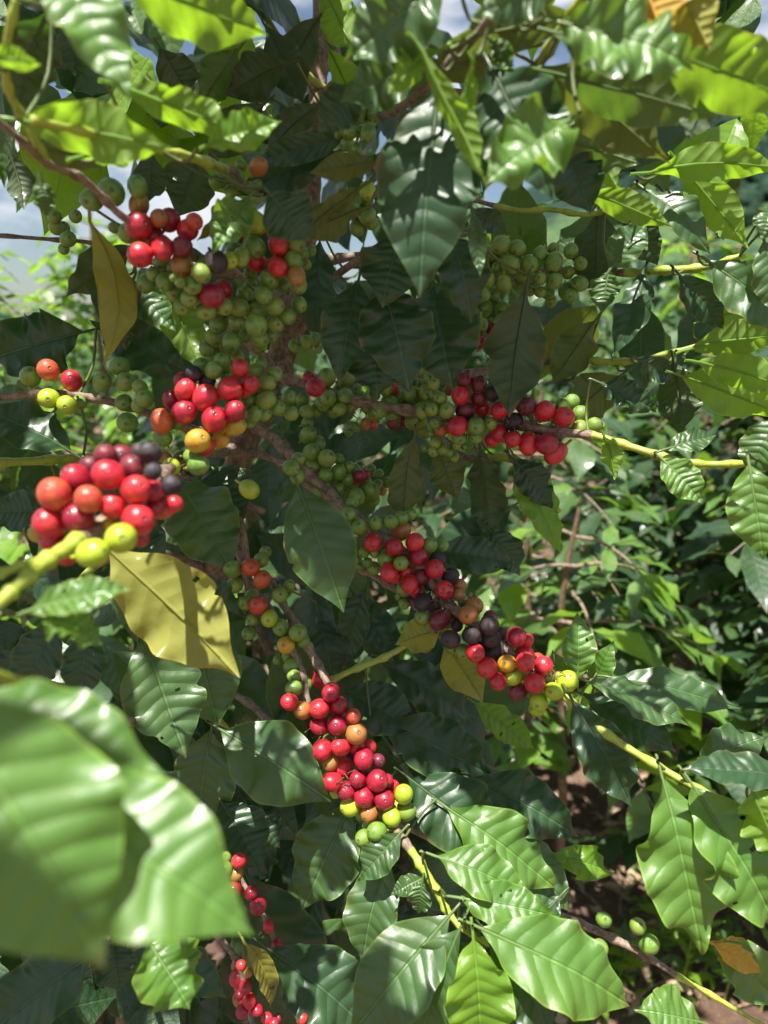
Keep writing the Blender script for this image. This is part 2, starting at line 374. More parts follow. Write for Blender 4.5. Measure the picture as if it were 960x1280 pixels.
BR_DEF = [
 # pts, green split
 ([(315,525,.69,6),(250,538,.62,5.5),(200,522,.575,5),(150,505,.56,5.2),(100,495,.55,5),(55,492,.54,4.8),(-10,497,.52,4.5),(-120,505,.48,4)], 9),
 ([(300,560,.68,6),(262,566,.60,6.5),(228,574,.52,8),(195,600,.44,9),(150,640,.385,9),(105,672,.355,10.5),(60,700,.335,10),(30,725,.32,9),(0,752,.31,9),(-60,800,.29,8)], .55),
 ([(62,700,.335,6.5),(30,706,.325,6),(0,717,.315,6),(-60,740,.30,7)], -1),
 ([(310,528,.68,7),(345,550,.66,7),(385,592,.64,7),(420,625,.63,7),(465,662,.62,6.5),(520,702,.61,6),(560,755,.605,6),(620,802,.60,5.5),(688,850,.59,5),(708,872,.58,5),(760,918,.56,5),(830,962,.53,4.5),(905,1002,.51,4),(1000,1040,.48,4)], .60),
 ([(300,562,.68,5),(345,575,.66,5),(385,604,.645,5.5),(425,650,.64,5),(442,703,.64,4),(475,724,.635,4.5),(515,753,.625,4.5),(545,790,.62,3)], 9),
 ([(292,650,.68,4),(296,680,.66,5),(304,705,.64,5.5),(318,737,.63,5),(340,765,.62,4.5),(362,805,.61,4.5),(378,842,.60,4.5),(385,885,.595,4)], 9),
 ([(335,720,.66,3.5),(350,748,.635,4),(368,780,.62,5.5),(388,815,.61,5.5),(405,845,.60,5),(430,900,.59,4.5),(455,960,.585,4.5),(480,1010,.58,4.5),(497,1040,.57,5),(520,1072,.56,5.5),(545,1112,.55,4.8),(560,1140,.545,4.8),(590,1168,.535,4),(640,1190,.53,3.5)], .66),
 ([(350,472,.69,6),(385,482,.665,6.5),(450,502,.64,6),(520,515,.63,6),(575,525,.615,5.5),(640,530,.60,5.5),(700,540,.59,6),(745,545,.58,5),(800,562,.565,4.8),(860,578,.55,4.5),(915,580,.54,4.2),(1010,575,.5,4)], .62),
 ([(378,330,.70,6),(480,318,.68,5),(580,335,.66,5),(640,345,.64,5),(700,338,.63,4.5),(775,341,.61,4.5),(830,338,.59,5),(880,334,.575,4.5),(925,320,.56,3.5)], .62),
 ([(385,250,.72,6),(320,240,.56,5),(290,216,.46,5.5),(250,200,.42,6),(200,188,.38,5),(120,168,.345,5),(40,150,.32,5)], .35),
 ([(372,385,.70,6),(300,345,.58,6),(240,318,.50,6),(195,296,.46,5),(150,268,.43,5),(105,225,.40,4.8),(60,205,.375,4.5),(20,170,.35,4.5),(-40,120,.33,4)], 9),
 ([(345,465,.70,5),(325,440,.66,5.5),(292,412,.62,5.5),(262,380,.60,4)], 9),
 ([(335,350,.62,3),(200,330,.60,3),(120,305,.58,2.5),(60,299,.56,2.5),(-20,293,.54,2.2)], 9),
 ([(330,640,.75,4),(200,585,.7,4),(110,573,.64,5),(50,576,.6,5.5),(-30,580,.56,5)], .2),
 ([(405,855,.62,3.5),(440,838,.63,4),(480,822,.635,4),(520,800,.64,3.5),(545,790,.645,2)], -1),
 ([(240,850,.78,5),(300,872,.72,4.5),(335,902,.69,4.5),(375,950,.66,4)], 9),
 ([(230,980,.8,5),(255,1040,.68,4),(285,1075,.61,3.5),(320,1130,.60,3),(340,1165,.60,3),(350,1220,.60,3)], 9),
 ([(200,1050,.82,5),(260,1150,.66,4),(298,1205,.575,3.5),(310,1260,.57,3.5),(330,1330,.56,3)], 9),
 ([(440,1000,.75,4),(560,1060,.72,4),(640,1110,.70,4.5),(690,1140,.68,5),(745,1163,.67,5),(800,1190,.66,4.5),(850,1222,.65,3.5),(900,1250,.64,3),(1000,1310,.62,2.5)], .72),
 ([(395,160,.72,6),(440,150,.58,5),(490,140,.48,5),(540,100,.40,6),(590,50,.36,6),(640,-10,.33,5)], 9),
 ([(398,120,.76,5),(460,90,.7,5),(590,120,.55,5),(660,90,.42,6),(700,40,.37,7),(740,-20,.34,6)], .5),
 ([(392,200,.72,5),(470,210,.68,4),(560,240,.64,3),(640,262,.61,3),(690,262,.6,3.4),(745,267,.58,3),(800,230,.55,3),(850,205,.53,3)], .38),
 ([(404,-20,.82,6),(425,110,.78,5),(380,90,.74,4.5),(350,50,.72,4.5),(320,0,.70,4)], .3),
 ([(420,480,.7,4),(560,470,.68,4),(700,450,.66,4.5),(755,452,.64,4.5),(800,450,.62,3.5),(880,430,.6,3)], .5),
 ([(225,900,.79,8),(150,900,.5,7),(40,860,.28,8),(-60,830,.22,8)], .5),
 ([(60,205,.375,5),(30,150,.35,5),(10,110,.33,5),(8,60,.31,5),(20,0,.3,5)], .0),
 ([(180,1060,.85,6),(120,1150,.6,5),(170,1180,.5,5),(100,1195,.5,5),(30,1190,.48,4)], 9),
 ([(110,1300,.95,9),(150,1280,.88,6),(152,1180,.86,6),(170,1000,.8,5)], 9),
 ([(290,600,.71,6),(330,800,.80,6),(420,900,.80,5),(500,900,.74,5),(590,950,.70,4.5),(700,1010,.66,4)], 9),
 ([(372,385,.72,5),(440,330,.66,5),(510,300,.58,5),(590,290,.55,4)], 9),
 ([(372,385,.72,5),(430,420,.75,5),(560,560,.70,5),(640,575,.66,4),(700,640,.64,3)], .6),
 ([(268,720,.74,6),(200,690,.66,5),(130,700,.58,5),(60,770,.54,4)], .7),
 ([(260,740,.76,6),(230,800,.68,5),(260,880,.64,5),(300,930,.62,4)], .7),
]
for i, (pts, sp) in enumerate(BR_DEF): px_branch(pts, sp, seed=i)
def nearest_branch(p):
    best = None
    for o, pp in BR:
        for q in pp:
            d = (q-p).length_squared
            if best is None or d < best[0]: best = (d, o, q)
    return math.sqrt(best[0]), best[1], best[2]

# ------------------------------------------------------------------ hero leaves
# bx by tx ty width depth dtip roll mat [opts]   (all in photo pixels; depth in metres; 'u' = the underside faces us)
HERO = """
60 -45 165 128 80 .30 0 20 L f.3
150 -25 335 45 92 .32 .02 -15 B u
22 150 215 186 66 .34 0 10 B u f.1
150 108 304 168 46 .36 0 15 B u w.1
258 182 352 152 44 .37 0 -20 B w.14 f.4
98 196 215 188 34 .36 .03 -30 B u
-20 70 52 82 26 .30 0 30 B u
60 15 22 150 70 .37 .02 20 D u
85 20 95 95 60 .42 0 -10 D u
40 180 128 208 44 .40 .02 20 Q u
50 222 58 272 26 .38 0 10 M w.2
12 190 30 262 34 .48 0 20 D u
190 190 184 254 40 .50 0 0 D u
252 190 222 272 62 .55 0 10 D u
165 308 82 372 46 .50 0 25 D u
135 322 148 440 58 .56 0 -15 D
112 278 128 458 48 .47 .02 10 O u s.16 f.25
158 362 158 438 32 .58 0 15 Q u
160 352 220 415 42 .58 0 -15 M w.12
200 352 250 462 52 .62 0 15 B u
235 470 112 400 62 .60 0 -10 D w.12
105 415 -20 452 80 .58 0 10 D w.1
90 566 -25 515 58 .54 0 -30 D
55 515 -25 505 52 .57 0 10 M
60 640 -10 640 50 .62 0 10 D
312 246 264 318 46 .44 0 -10 L w.16 f.5
322 250 246 302 30 .45 0 30 O w.15
335 240 388 302 66 .42 0 10 D f.1
472 204 386 216 34 .42 0 10 Q u
455 232 372 300 24 .46 0 35 Q u
452 262 372 296 44 .47 0 20 Q u f.1
440 168 312 206 34 .52 .02 10 D
425 188 290 246 46 .56 0 10 D
400 130 330 195 40 .60 0 20 D u
555 -20 430 78 92 .34 0 10 M w.12
530 80 425 128 62 .36 0 -15 M w.16
450 110 398 166 52 .38 0 10 D
548 108 524 372 124 .38 0 8 D w.05 f.12 a.05
528 66 612 238 32 .34 0 40 B u s-.06
592 78 600 168 20 .335 0 50 B u s-.3
612 82 690 250 112 .37 0 -10 D f.1
712 150 606 232 84 .345 .0 -25 L w.12 f.2
550 62 486 118 34 .35 0 30 B u
655 60 498 112 44 .40 0 20 Q u
725 20 545 62 52 .37 0 15 Q u
612 48 642 84 26 .36 0 0 M w.2
690 -10 590 20 50 .32 0 10 M
500 290 478 385 78 .50 0 10 D f.1
478 352 512 490 90 .51 0 -8 D f.12 w.08
448 352 424 482 64 .53 0 10 D
560 286 590 404 60 .49 0 -20 D
540 360 566 490 92 .56 0 0 D
462 420 470 502 66 .56 0 20 D
400 300 398 440 46 .66 0 10 D
590 262 600 348 22 .44 0 20 M
592 262 634 292 28 .46 0 10 D
658 362 636 522 74 .56 0 10 D u f.08
700 30 868 88 84 .33 0 35 L w.12 f.4
690 40 850 100 60 .34 0 -20 M w.1
792 -48 832 58 80 .33 0 10 Y u
835 -35 888 64 58 .335 0 10 O u
820 60 1010 132 92 .35 0 -10 B u
690 92 900 148 72 .37 0 12 M u w.09
672 82 838 206 76 .40 0 20 Q u
905 80 860 175 46 .38 0 20 D u
690 170 800 205 60 .46 0 10 M u
720 150 772 240 60 .50 0 20 B u
700 180 738 268 62 .47 0 20 D
812 216 985 214 42 .50 0 10 B u w.09 s.06
850 205 936 312 48 .51 0 8 B u
732 238 842 284 36 .49 0 10 B u
806 236 888 318 40 .53 0 30 M w.1
828 238 882 296 38 .54 0 10 D
965 255 952 300 32 .5 0 0 M
762 338 808 280 44 .53 0 20 M
785 270 822 332 40 .55 0 10 D
748 264 742 372 62 .60 0 15 D u
762 338 752 392 36 .56 0 -20 M
804 340 764 452 40 .57 0 20 D s.08
885 326 1000 420 64 .53 0 20 M
955 300 975 400 50 .50 0 20 M
848 342 905 412 40 .55 0 10 D
862 436 1000 418 40 .56 0 25 B u
880 400 985 385 40 .6 0 25 B u
872 452 990 486 44 .55 0 20 B u
852 470 990 525 54 .57 0 10 B u
795 448 842 476 30 .57 0 10 D
748 478 822 516 36 .58 0 20 D w.12
842 452 850 545 54 .60 0 20 D u
775 470 700 530 56 .64 0 20 Q u
745 400 690 480 50 .64 0 10 Q u
826 572 879 630 42 .54 0 15 L
830 562 896 544 28 .55 0 20 M
936 580 954 700 66 .48 0 5 L f.1
975 520 935 600 50 .5 0 20 M
755 545 768 600 24 .57 0 30 B u
218 596 292 718 84 .62 0 -10 M w.07
262 580 305 650 60 .66 0 20 D
122 650 210 720 74 .54 0 20 D f.1
135 686 300 847 108 .46 0 10 O u f.2 w.06
38 764 168 736 42 .315 0 25 L f.3
50 768 128 806 44 .32 0 -35 L w.2
70 775 30 872 58 .52 0 20 D
112 785 100 880 50 .50 0 10 D
200 730 312 775 62 .60 0 10 D
178 796 232 948 94 .56 0 -8 M w.05 f.15
238 782 272 912 84 .60 0 8 M w.04
264 912 244 1044 80 .62 0 -8 M
276 912 414 1002 92 .57 0 -5 M w.07 f.25
-80 860 132 1212 228 .190 0 -10 L w.035 f.1 a.03
20 985 316 1168 172 .220 0 12 L w.04 f.15
-60 880 208 972 110 .232 0 -20 L w.07
120 1190 -30 1305 82 .45 0 15 D
185 1176 237 1262 82 .42 0 -10 L w.14 f.3
186 1182 284 1248 48 .50 0 10 D
140 1175 150 1240 50 .48 0 10 D
275 1000 328 1090 66 .62 0 10 D
305 1000 350 1060 50 .66 0 10 D
306 1090 385 1300 108 .64 0 10 D
305 1178 338 1262 26 .535 0 25 O s.08
336 1186 470 1296 88 .58 0 10 D
440 1004 378 1138 82 .60 0 -8 M w.07
502 1040 449 1102 42 .56 0 10 M
486 1070 452 1206 64 .58 0 15 M
530 1098 488 1118 24 .55 0 10 M
528 1102 524 1142 28 .54 0 10 M
562 1144 436 1296 92 .50 0 -5 M w.05
576 1160 524 1310 84 .49 0 -15 M
592 1175 602 1320 84 .47 0 8 B f.2
610 1168 690 1300 76 .50 0 -30 D
545 1070 664 1122 58 .52 0 -15 L w.08
572 1122 700 1146 52 .51 0 10 L
600 1160 788 1258 98 .485 0 -12 L f.25 w.05
430 862 524 916 62 .66 0 10 D
478 828 594 904 58 .67 0 15 D
478 902 618 972 76 .64 0 -8 D
510 972 630 1070 86 .62 0 10 D
590 972 724 1046 70 .63 0 15 D
560 1010 694 1112 76 .60 0 -15 L
620 1040 712 1140 60 .62 0 20 M
592 878 668 936 38 .7 0 10 B
540 690 646 704 46 .64 0 20 D w.08
610 660 650 720 40 .66 0 20 D
372 606 430 766 84 .56 0 -5 M w.03 f.15 q1.6
458 732 428 838 38 .68 0 20 D
398 765 418 868 46 .69 0 10 D
440 740 500 840 50 .72 0 10 D
550 788 494 806 44 .62 0 10 O u
556 806 604 880 52 .63 0 10 O u
518 546 504 668 40 .62 0 20 Q u
545 560 572 625 44 .64 0 10 Q u
600 560 612 680 46 .65 0 20 D u
640 566 700 692 44 .64 0 20 B
640 572 690 636 42 .63 0 20 D
722 850 722 764 40 .60 0 10 L
705 868 690 812 34 .63 0 10 L
742 862 768 800 30 .62 0 10 L
736 852 862 908 40 .58 0 35 M
765 846 925 886 42 .60 0 25 M w.08
728 868 846 940 58 .60 0 15 D
716 876 790 1010 64 .57 0 -10 D
828 972 876 1192 98 .50 0 -8 L w.09 f.3
866 982 975 1166 96 .49 0 -18 L w.1 f.3
940 990 975 1080 60 .46 0 30 B u w.12
985 975 850 962 44 .47 0 30 D
870 960 960 920 50 .56 0 20 M
875 1278 792 1262 60 .52 0 10 L
970 1244 886 1176 62 .56 0 10 L
892 1180 952 1216 28 .54 0 10 Y
900 1178 948 1192 20 .55 0 30 Y
690 1066 768 1092 38 .68 0 10 B w.14
640 1075 700 1100 40 .68 0 10 B
700 1120 640 1200 50 .60 0 20 D
350 1030 290 1100 60 .70 0 10 D
400 1120 350 1220 80 .68 0 10 D
160 600 100 640 50 .64 0 10 D
200 640 150 700 60 .62 0 10 D
0 880 30 800 60 .62 0 10 D
330 30 380 130 46 .66 0 10 D u
400 20 350 110 44 .68 0 10 D u
440 60 400 -20 50 .66 0 10 B u
410 60 450 150 40 .66 0 20 B u
360 80 280 120 50 .60 0 20 D u
300 60 250 140 46 .58 0 20 M u
330 130 260 200 50 .60 0 10 D u
200 60 240 130 50 .55 0 10 D u
250 330 290 400 50 .7 0 10 D
"""
lit_pts = []
def tube_between(a, b, r): return [(*a, r), (*((a+b)/2 + Vector((0, .01, -.004))), r*.9), (*b, r*.8)]
twigs = Mass()
hero_n = 0
HB = []; HK = []
for line in HERO.strip().splitlines():
    q = line.split(); bx, by, tx, ty, w, d, dt, roll = map(float, q[:8]); mk = q[8]
    op = dict(f=.27, w=.07, a=.09, s=0., q=1., c=0.)
    under = False
    for o_ in q[9:]:
        if o_ == 'u': under = True
        else: op[o_[0]] = float(o_[1:])
    hero_n += 1; rg = random.Random(hero_n*13)
    B = P(bx, by, d); T = P(tx, ty, d+dt+rg.uniform(-.012, .012)*(d/.5)); L = (T-B).length
    a = (T-B).normalized(); c = (cam.location-(B+T)/2).normalized(); n0 = (c-c.dot(a)*a).normalized(); y0 = n0.cross(a)
    rr = R(roll); n = n0*math.cos(rr)+y0*math.sin(rr)
    if n.z < n0.z and abs(roll) > 1: n = n0*math.cos(rr)-y0*math.sin(rr)    # tilt the blade to the light
    if under:
        n = -(n0*math.cos(rr)-y0*math.sin(rr)) if (n0*math.cos(rr)-y0*math.sin(rr)).z < (n0*math.cos(rr)+y0*math.sin(rr)).z else -(n0*math.cos(rr)+y0*math.sin(rr))
    W = w*d/F/math.cos(rr)*1.06
    sb = op['s']*(-1 if under else 1)
    big = d < .3
    g = leaf_geo(L, W, op['a']*rg.uniform(.4, 1.2), op['f'], op['w']*1.25, sb, rg.uniform(-.6, .6)*(.3 if big else 1), op['q'], 64 if big else 44, 20 if big else 14, min(.014, L*.15), hero_n, op['c'], .008 if big else .02, .95 if big else 1.)
    M = frame_mat(B, a, n)
    dist, bo, bq = nearest_branch(B)
    o = link('leaf', mesh('leaf', *g), bo, LM[mk]); o.matrix_world = M
    HB.append((B, T, d)); HK.append(mk)
    o.matrix_parent_inverse = Matrix.Identity(4); o.matrix_basis = Matrix.Translation(-tree.location) @ M
    if mk == 'Y': o['label'] = 'yellowed leaf'
    if mk == 'O': o['label'] = 'olive, ageing leaf'
    if .014 < dist < .075:
        s0 = B - a*min(.012, L*.12)
        v, f, uv, m_ = tube_geo(tube_between(bq, s0, .0012), 6, 4, .1, hero_n)
        ff = np.array([q_ for q_ in f if len(set(q_)) == 4]); twigs.add((v-np.array(tree.location), ff, uv))
STEMD = bark_mat('dark_stem', (.07,.11,.025), (.14,.16,.05), 60, .5, .0005)
tw = twigs.build('twig', [STEMD], tree, 'stuff')

# ------------------------------------------------------------------ cherries
def cherry_geo(R_, el=1.12, seg=20, rings=16, pet=True, seed=0, wrinkle=0.):
    """z axis = away from the stalk; navel at +z"""
    rg = random.Random(seed); v = []; uv = []; f = []
    prof = []
    for i in range(rings+1):
        th = math.pi*i/rings
        r = math.sin(th); z = -math.cos(th)*el
        prof.append((r, z, i/rings))
    # flatten the top and sink a small disc with a rim
    top = []
    zt = el
    for r, z, u in prof:
        if u > .93: break
        top.append((r, z*(1-.03*(u > .7)), u))
    rl, zl, _ = top[-1]
    top += [(.17, zl+.015, .94), (.145, zl+.03, .95), (.12, zl+.01, .96), (.08, zl-.03, .98), (.03, zl-.02, .99)]
    if top[0][0] < .01: top = top[1:]
    for r, z, u in top:
        for s in range(seg):
            a = 2*math.pi*s/seg
            k = 1 + .025*math.cos(2*a+seed) + wrinkle*(rg.random()-.5)
            if u > .935: k = 1
            v.append((r*k*R_*math.cos(a), r*k*R_*math.sin(a)*.97, z*R_)); uv.append((s/seg, u))
    n = len(top)
    for i in range(n-1):
        for s in range(seg):
            f.append((i*seg+s, i*seg+(s+1) % seg, (i+1)*seg+(s+1) % seg, (i+1)*seg+s))
    c = len(v); v.append((0, 0, top[-1][1]*R_)); uv.append((0, 1))
    c2 = len(v); v.append((0, 0, -el*R_)); uv.append((0, 0))
    for s in range(seg):
        f.append(((n-1)*seg+s, (n-1)*seg+(s+1) % seg, c)); f.append((s, c2, (s+1) % seg))
    if pet:
        b = len(v); S = 5
        for k, (zz, rr) in enumerate(((-.93*el*R_, .17*R_), (-1.25*el*R_, .13*R_), (-1.6*el*R_, .15*R_))):
            for s in range(S):
                a = 2*math.pi*s/S; v.append((rr*math.cos(a), rr*math.sin(a), zz)); uv.append((0, .01))
        for k in range(2):
            for s in range(S): f.append((b+k*S+s, b+k*S+(s+1) % S, b+(k+1)*S+(s+1) % S, b+(k+1)*S+s))
    return v, f, uv
CME = {}
def cherry_mesh(kind, var):
    k = (kind, var)
    if k not in CME:
        v, f, uv = cherry_geo(.01, 1.03+.09*var, seed=var, wrinkle=.06 if kind == 'k' else 0)
        me = bpy.data.meshes.new('cherry'); me.from_pydata(v, [], f)
        u = me.uv_layers.new(name='UVMap'); idx = [i for q in f for i in q]
        u.data.foreach_set('uv', np.array(uv, dtype=np.float32)[idx].ravel())
        me.polygons.foreach_set('use_smooth', [True]*len(f)); me.materials.append(CMAT[kind]); me.update()
        CME[k] = me
    return CME[k]
COLN = dict(r='bright red cherry', c='crimson cherry', m='maroon cherry', o='orange, half ripe cherry', y='yellow, ripening cherry', n='brownish orange cherry', G='lime green cherry', g='dull green unripe cherry', k='dried black cherry')
placed = []; n_ch = 0; CH = []
def cluster(ox, oy, size, depth, txt, rs=1.0):
    """txt: 'x y r colour' in crop pixels (crop of `size` px shown at 960)"""
    global n_ch
    s = size/960
    local = []
    for it in txt.split(','):
        q = it.split()
        x, y, r, k = float(q[0]), float(q[1]), float(q[2])*rs, q[3]
        px, py = ox+x*s, oy+y*s; rp = r*s*(1.0 if depth < .52 else 1.05)
        d = depth - .012*(depth > .4) + (float(q[4]) if len(q) > 4 else 0)
        while True:
            p = P(px, py, d); Rr = rp*d/F
            if all((p-pp).length > (Rr+r2)*.87 for pp, r2 in placed): break
            d += .002
            if d > depth+.09: break
        placed.append((p, Rr)); local.append((p, Rr, k))
    CH.extend(local)
cluster(120,200,200,.455, """255 395 84 c,250 160 62 g,258 270 62 n,90 195 88 g,378 350 56 n,440 360 66 c,590 370 52 o,550 420 66 r,340 450 62 c,398 532 68 r,265 570 76 r,518 520 66 m,516 630 72 n,195 440 60 g .02,108 405 34 g .04,
 632 680 60 g,580 750 60 g,505 735 34 g,415 730 56 g .02,470 800 54 g .03,560 830 56 g .01,400 620 58 g .03,690 810 78 c .01,720 610 70 k,800 605 50 G,870 585 52 g .01,370 680 40 g .03,660 905 62 g .02,770 880 56 g .03,300 740 60 g .04""")
cluster(240,240,200,.49, """388 190 64 G,515 165 58 G,372 330 70 g,518 315 64 r,382 415 66 r .005,515 450 60 r,620 315 60 g,605 415 58 g,628 505 56 n,645 560 50 g .01,462 525 62 g,300 400 56 g .01,225 410 52 G,270 235 56 c .01,560 220 50 y .02,
 665 370 40 g .03,430 620 52 g,495 685 56 g .005,575 745 50 g .02,500 790 52 g .02,385 800 68 g,270 775 55 g .02,280 690 60 g .01,180 680 52 g .02,160 790 55 g .03,130 870 52 g .03,235 900 60 g .02,100 710 50 g .03,320 620 52 g .02,355 560 44 g .03,400 880 60 g .03,470 860 50 g .04,120 620 66 c,190 580 56 c .01,60 500 50 g .02,60 570 50 g .01,380 680 46 g .03,320 860 44 g .05,690 900 42 g .08,740 880 40 g .09,350 490 44 g .03,550 560 46 g .03""")
cluster(560,270,200,.60, """318 175 56 g,415 195 50 g,375 290 53 g,487 292 56 g,552 225 46 g,632 280 56 g,630 195 34 g .01,738 210 46 g,795 285 42 g,275 245 37 g,298 310 40 g,233 388 48 g,332 405 50 g,552 375 42 g,637 388 48 g,555 455 36 g .01,
 215 300 40 g .01,232 215 38 g .01,205 470 46 g,270 470 42 g .02,215 560 50 g .02,325 560 46 g .02,330 620 40 g .01,198 655 42 g,265 680 40 c,190 752 44 c,340 710 44 g .01,240 770 40 g .01,300 770 36 m .02,790 405 50 g .01,735 480 44 g .01,420 400 46 g .03,600 460 40 g .03,160 310 36 g .02,110 960 40 c .02,410 250 40 g .02""")
cluster(60,255,200,.56, """16 74 40 g,54 76 32 g .01,165 74 42 g,50 140 46 g,90 150 42 g .01,120 210 50 g,95 270 36 g""".replace('16 74','40 75'), .95)
cluster(0,400,200,.54, """288 300 62 o,182 340 60 g .01,430 365 64 r,293 470 60 G,402 510 56 G,612 370 54 g,750 370 58 g,742 495 52 g .01,870 470 54 g .01,765 615 62 g .01,475 495 44 g .02""")
cluster(170,420,200,.495, """152 512 72 o,625 195 57 r,690 290 52 r,565 318 74 r,655 325 46 r .01,417 368 80 r,295 325 66 r,285 270 60 c .005,290 455 76 c,215 385 58 c .01,470 500 82 r,592 452 64 c,225 395 48 g .005,428 270 50 k,345 225 50 k,467 205 56 g,515 160 56 g .01,390 180 50 g .02,
 545 235 44 g .02,370 630 76 y -.005,415 660 56 r .01,595 545 58 y .01,510 620 56 y .02,375 775 60 g,215 780 52 G,160 610 60 g,255 530 36 g .01,610 395 40 g .02,680 395 52 g .01,780 385 54 g .02,710 470 52 g .02,790 285 50 g .02,740 320 46 g .03,710 215 50 g .03,850 430 50 g .04,920 365 44 g .05,55 375 56 g .02,440 590 52 g .03,680 920 60 G .08,930 790 50 g .08,370 690 50 n .01,460 120 50 g .05,560 60 52 g .05,470 10 46 g .05,175 730 44 n .02""")
cluster(30,530,200,.355, """505 305 98 r,385 450 85 o -.005,185 425 104 o,150 595 98 r,330 570 96 c -.01,530 490 80 r,672 395 92 r,765 400 72 c .005,685 575 98 r,800 400 52 c .02,582 685 96 G -.015,412 775 90 G -.02,320 335 90 c .01,490 195 74 m .02,590 200 80 m .02,645 265 78 m .015,400 265 70 m .02,
 255 770 82 r .01,180 700 80 r .015,690 680 60 c .015,775 510 60 c .01,830 500 78 o .01,900 480 52 r .02,885 365 62 k,775 285 56 k,755 175 72 k .01,690 165 52 k .02,510 600 44 y .01,90 660 56 y .02""")
cluster(340,430,200,.65, """262 258 60 c -.03,220 200 38 c .01,340 328 52 g,330 200 54 g .01,438 312 46 g,305 355 48 g .01,405 390 42 g,180 335 42 g .02,100 322 44 g .03,210 405 42 g .01,265 400 40 g .02,475 370 36 g .01,458 215 40 g .02,
 600 308 46 g,575 375 44 g .01,640 400 50 g,716 360 48 g,610 420 40 g .01,685 275 38 g,722 270 36 o .005,740 275 30 g .02,828 297 46 g,920 170 42 g,940 225 40 g,925 290 52 g,895 392 48 g,945 400 48 g -.005,860 460 54 g,722 425 36 g .01,730 470 44 m .02,790 460 40 m .03,520 310 36 g .03,560 480 34 n .03,605 485 30 o .03,500 500 30 g .04,850 225 34 g .02,800 370 30 g .02,
 215 545 50 g .01,235 650 50 g,330 685 52 g -.005,245 732 46 g,320 792 46 g,398 770 48 g,130 750 46 g,455 815 42 g .005,462 740 36 g .01,400 690 34 g .01,525 795 40 c .01,560 780 30 c .02,290 880 46 g,365 940 52 g,505 918 54 g,590 890 56 g .01,595 930 52 g .01,480 855 36 g .02,380 845 44 g .02,570 830 32 g .02,635 840 30 g .03,660 880 30 n .03,640 780 32 g .04,690 830 32 g .04,45 380 40 g .05,60 330 34 g .05""")
cluster(540,420,200,.60, """195 262 50 m,172 358 57 r,282 290 48 m,285 372 54 m,362 345 46 k,200 450 58 m,305 432 48 r,458 345 60 o,515 340 40 r .01,410 445 56 r,565 420 58 m,155 540 58 r,262 540 54 g,350 525 42 g .005,405 580 56 r,360 620 46 r .005,485 618 52 r,490 515 56 k .005,675 452 60 r,790 488 64 r,
 578 645 60 r,632 605 58 c .005,690 650 66 c -.005,742 705 60 r,890 465 48 g .01,785 415 44 g .01,888 555 52 g .005,88 448 50 g,50 375 42 g,10 290 38 g,0 440 44 g,15 350 34 g .01,20 520 40 g .01,165 610 46 g .01,260 605 44 g .01,100 325 34 n .02,60 560 44 n .02,20 640 34 g .02,65 680 34 g .02,100 695 30 g .02,120 600 28 G .02,150 655 28 g .02,190 660 26 g .02,10 690 36 g .03""")
cluster(430,630,200,.61, """25 62 48 g,88 138 50 g,190 116 46 g,280 105 46 g,340 85 46 g .005,342 162 56 n,172 232 52 r,300 260 58 c,425 228 52 r,445 318 57 c,342 356 46 g -.005,250 330 48 g .005,272 410 54 r,310 440 40 r .01,375 405 40 r .01,395 482 52 r,430 520 40 r .01,465 440 52 m -.005,545 390 57 r,602 516 56 r,520 480 44 k .005,
 360 510 50 g .005,475 590 54 k,470 680 50 g,575 695 56 m,640 435 52 k .005,560 340 50 k .01,510 250 48 g .01,690 490 44 n,688 545 40 n .005,120 290 34 g .01,60 270 44 g .01,20 155 40 g .02,185 290 34 g .01,70 330 34 g .02,180 385 44 g .02,360 600 34 g .02,430 540 46 m .01,545 620 40 k .02,660 680 40 m .02""")
cluster(540,720,200,.595, """215 232 60 n,255 180 50 n .005,110 380 58 k,235 355 56 k,345 295 60 k,355 375 58 k .003,380 450 62 k,300 430 46 k .01,350 250 44 m .01,260 460 56 r,190 455 52 g .01,330 550 60 r,450 525 54 y,488 600 56 G -.005,398 632 52 r,507 365 60 c,570 385 40 r .01,562 515 60 r -.005,555 465 56 r .005,670 538 60 r,615 642 62 r -.005,635 500 40 o .02,515 695 50 m .005,
 812 632 62 G,730 692 54 G -.005,640 755 54 G,630 795 48 G .005,595 700 36 g .01,60 270 54 m .01,150 300 36 k .02,165 240 36 k .02,410 350 40 k .02,450 430 40 k .02,700 640 34 g .02,760 600 30 G .02""")
cluster(260,670,200,.615, """255 188 55 o,148 198 54 g,318 145 46 g,325 260 54 o,160 295 48 g .01,300 418 56 o,225 405 46 g .01,268 500 42 g .01,368 495 52 G,432 355 48 g,438 550 50 g,540 580 54 g -.005,570 630 44 g .005,468 655 54 y,480 720 38 g .01,502 780 46 g,
 578 890 50 g,668 855 56 r""")
cluster(340,830,200,.585, """105 228 54 r,185 278 54 n,130 145 50 g .01,352 168 58 c,285 268 62 r,397 248 58 c,390 368 60 c,285 372 52 c .005,487 312 48 o,505 418 64 n,300 515 62 r,245 560 52 r .01,412 498 54 r,350 590 48 n .005,425 620 58 r,552 570 62 c,636 578 42 m,505 490 48 r .01,580 500 44 r .01,360 708 58 r,450 760 56 c .003,515 690 50 c,630 700 64 c,690 700 40 c .01,
 552 800 62 c,675 815 62 c,725 740 44 r .005,790 782 58 G,472 852 58 G,585 895 52 n,718 920 56 G -.005,808 888 56 g,755 850 34 y .005,385 770 36 G .01,600 960 50 g .01,640 985 54 g,620 760 40 c .02,460 640 40 c .02,340 450 36 g .03,470 560 36 m .02""")
cluster(400,930,200,.575, "340 525 56 g,285 530 56 g .005")
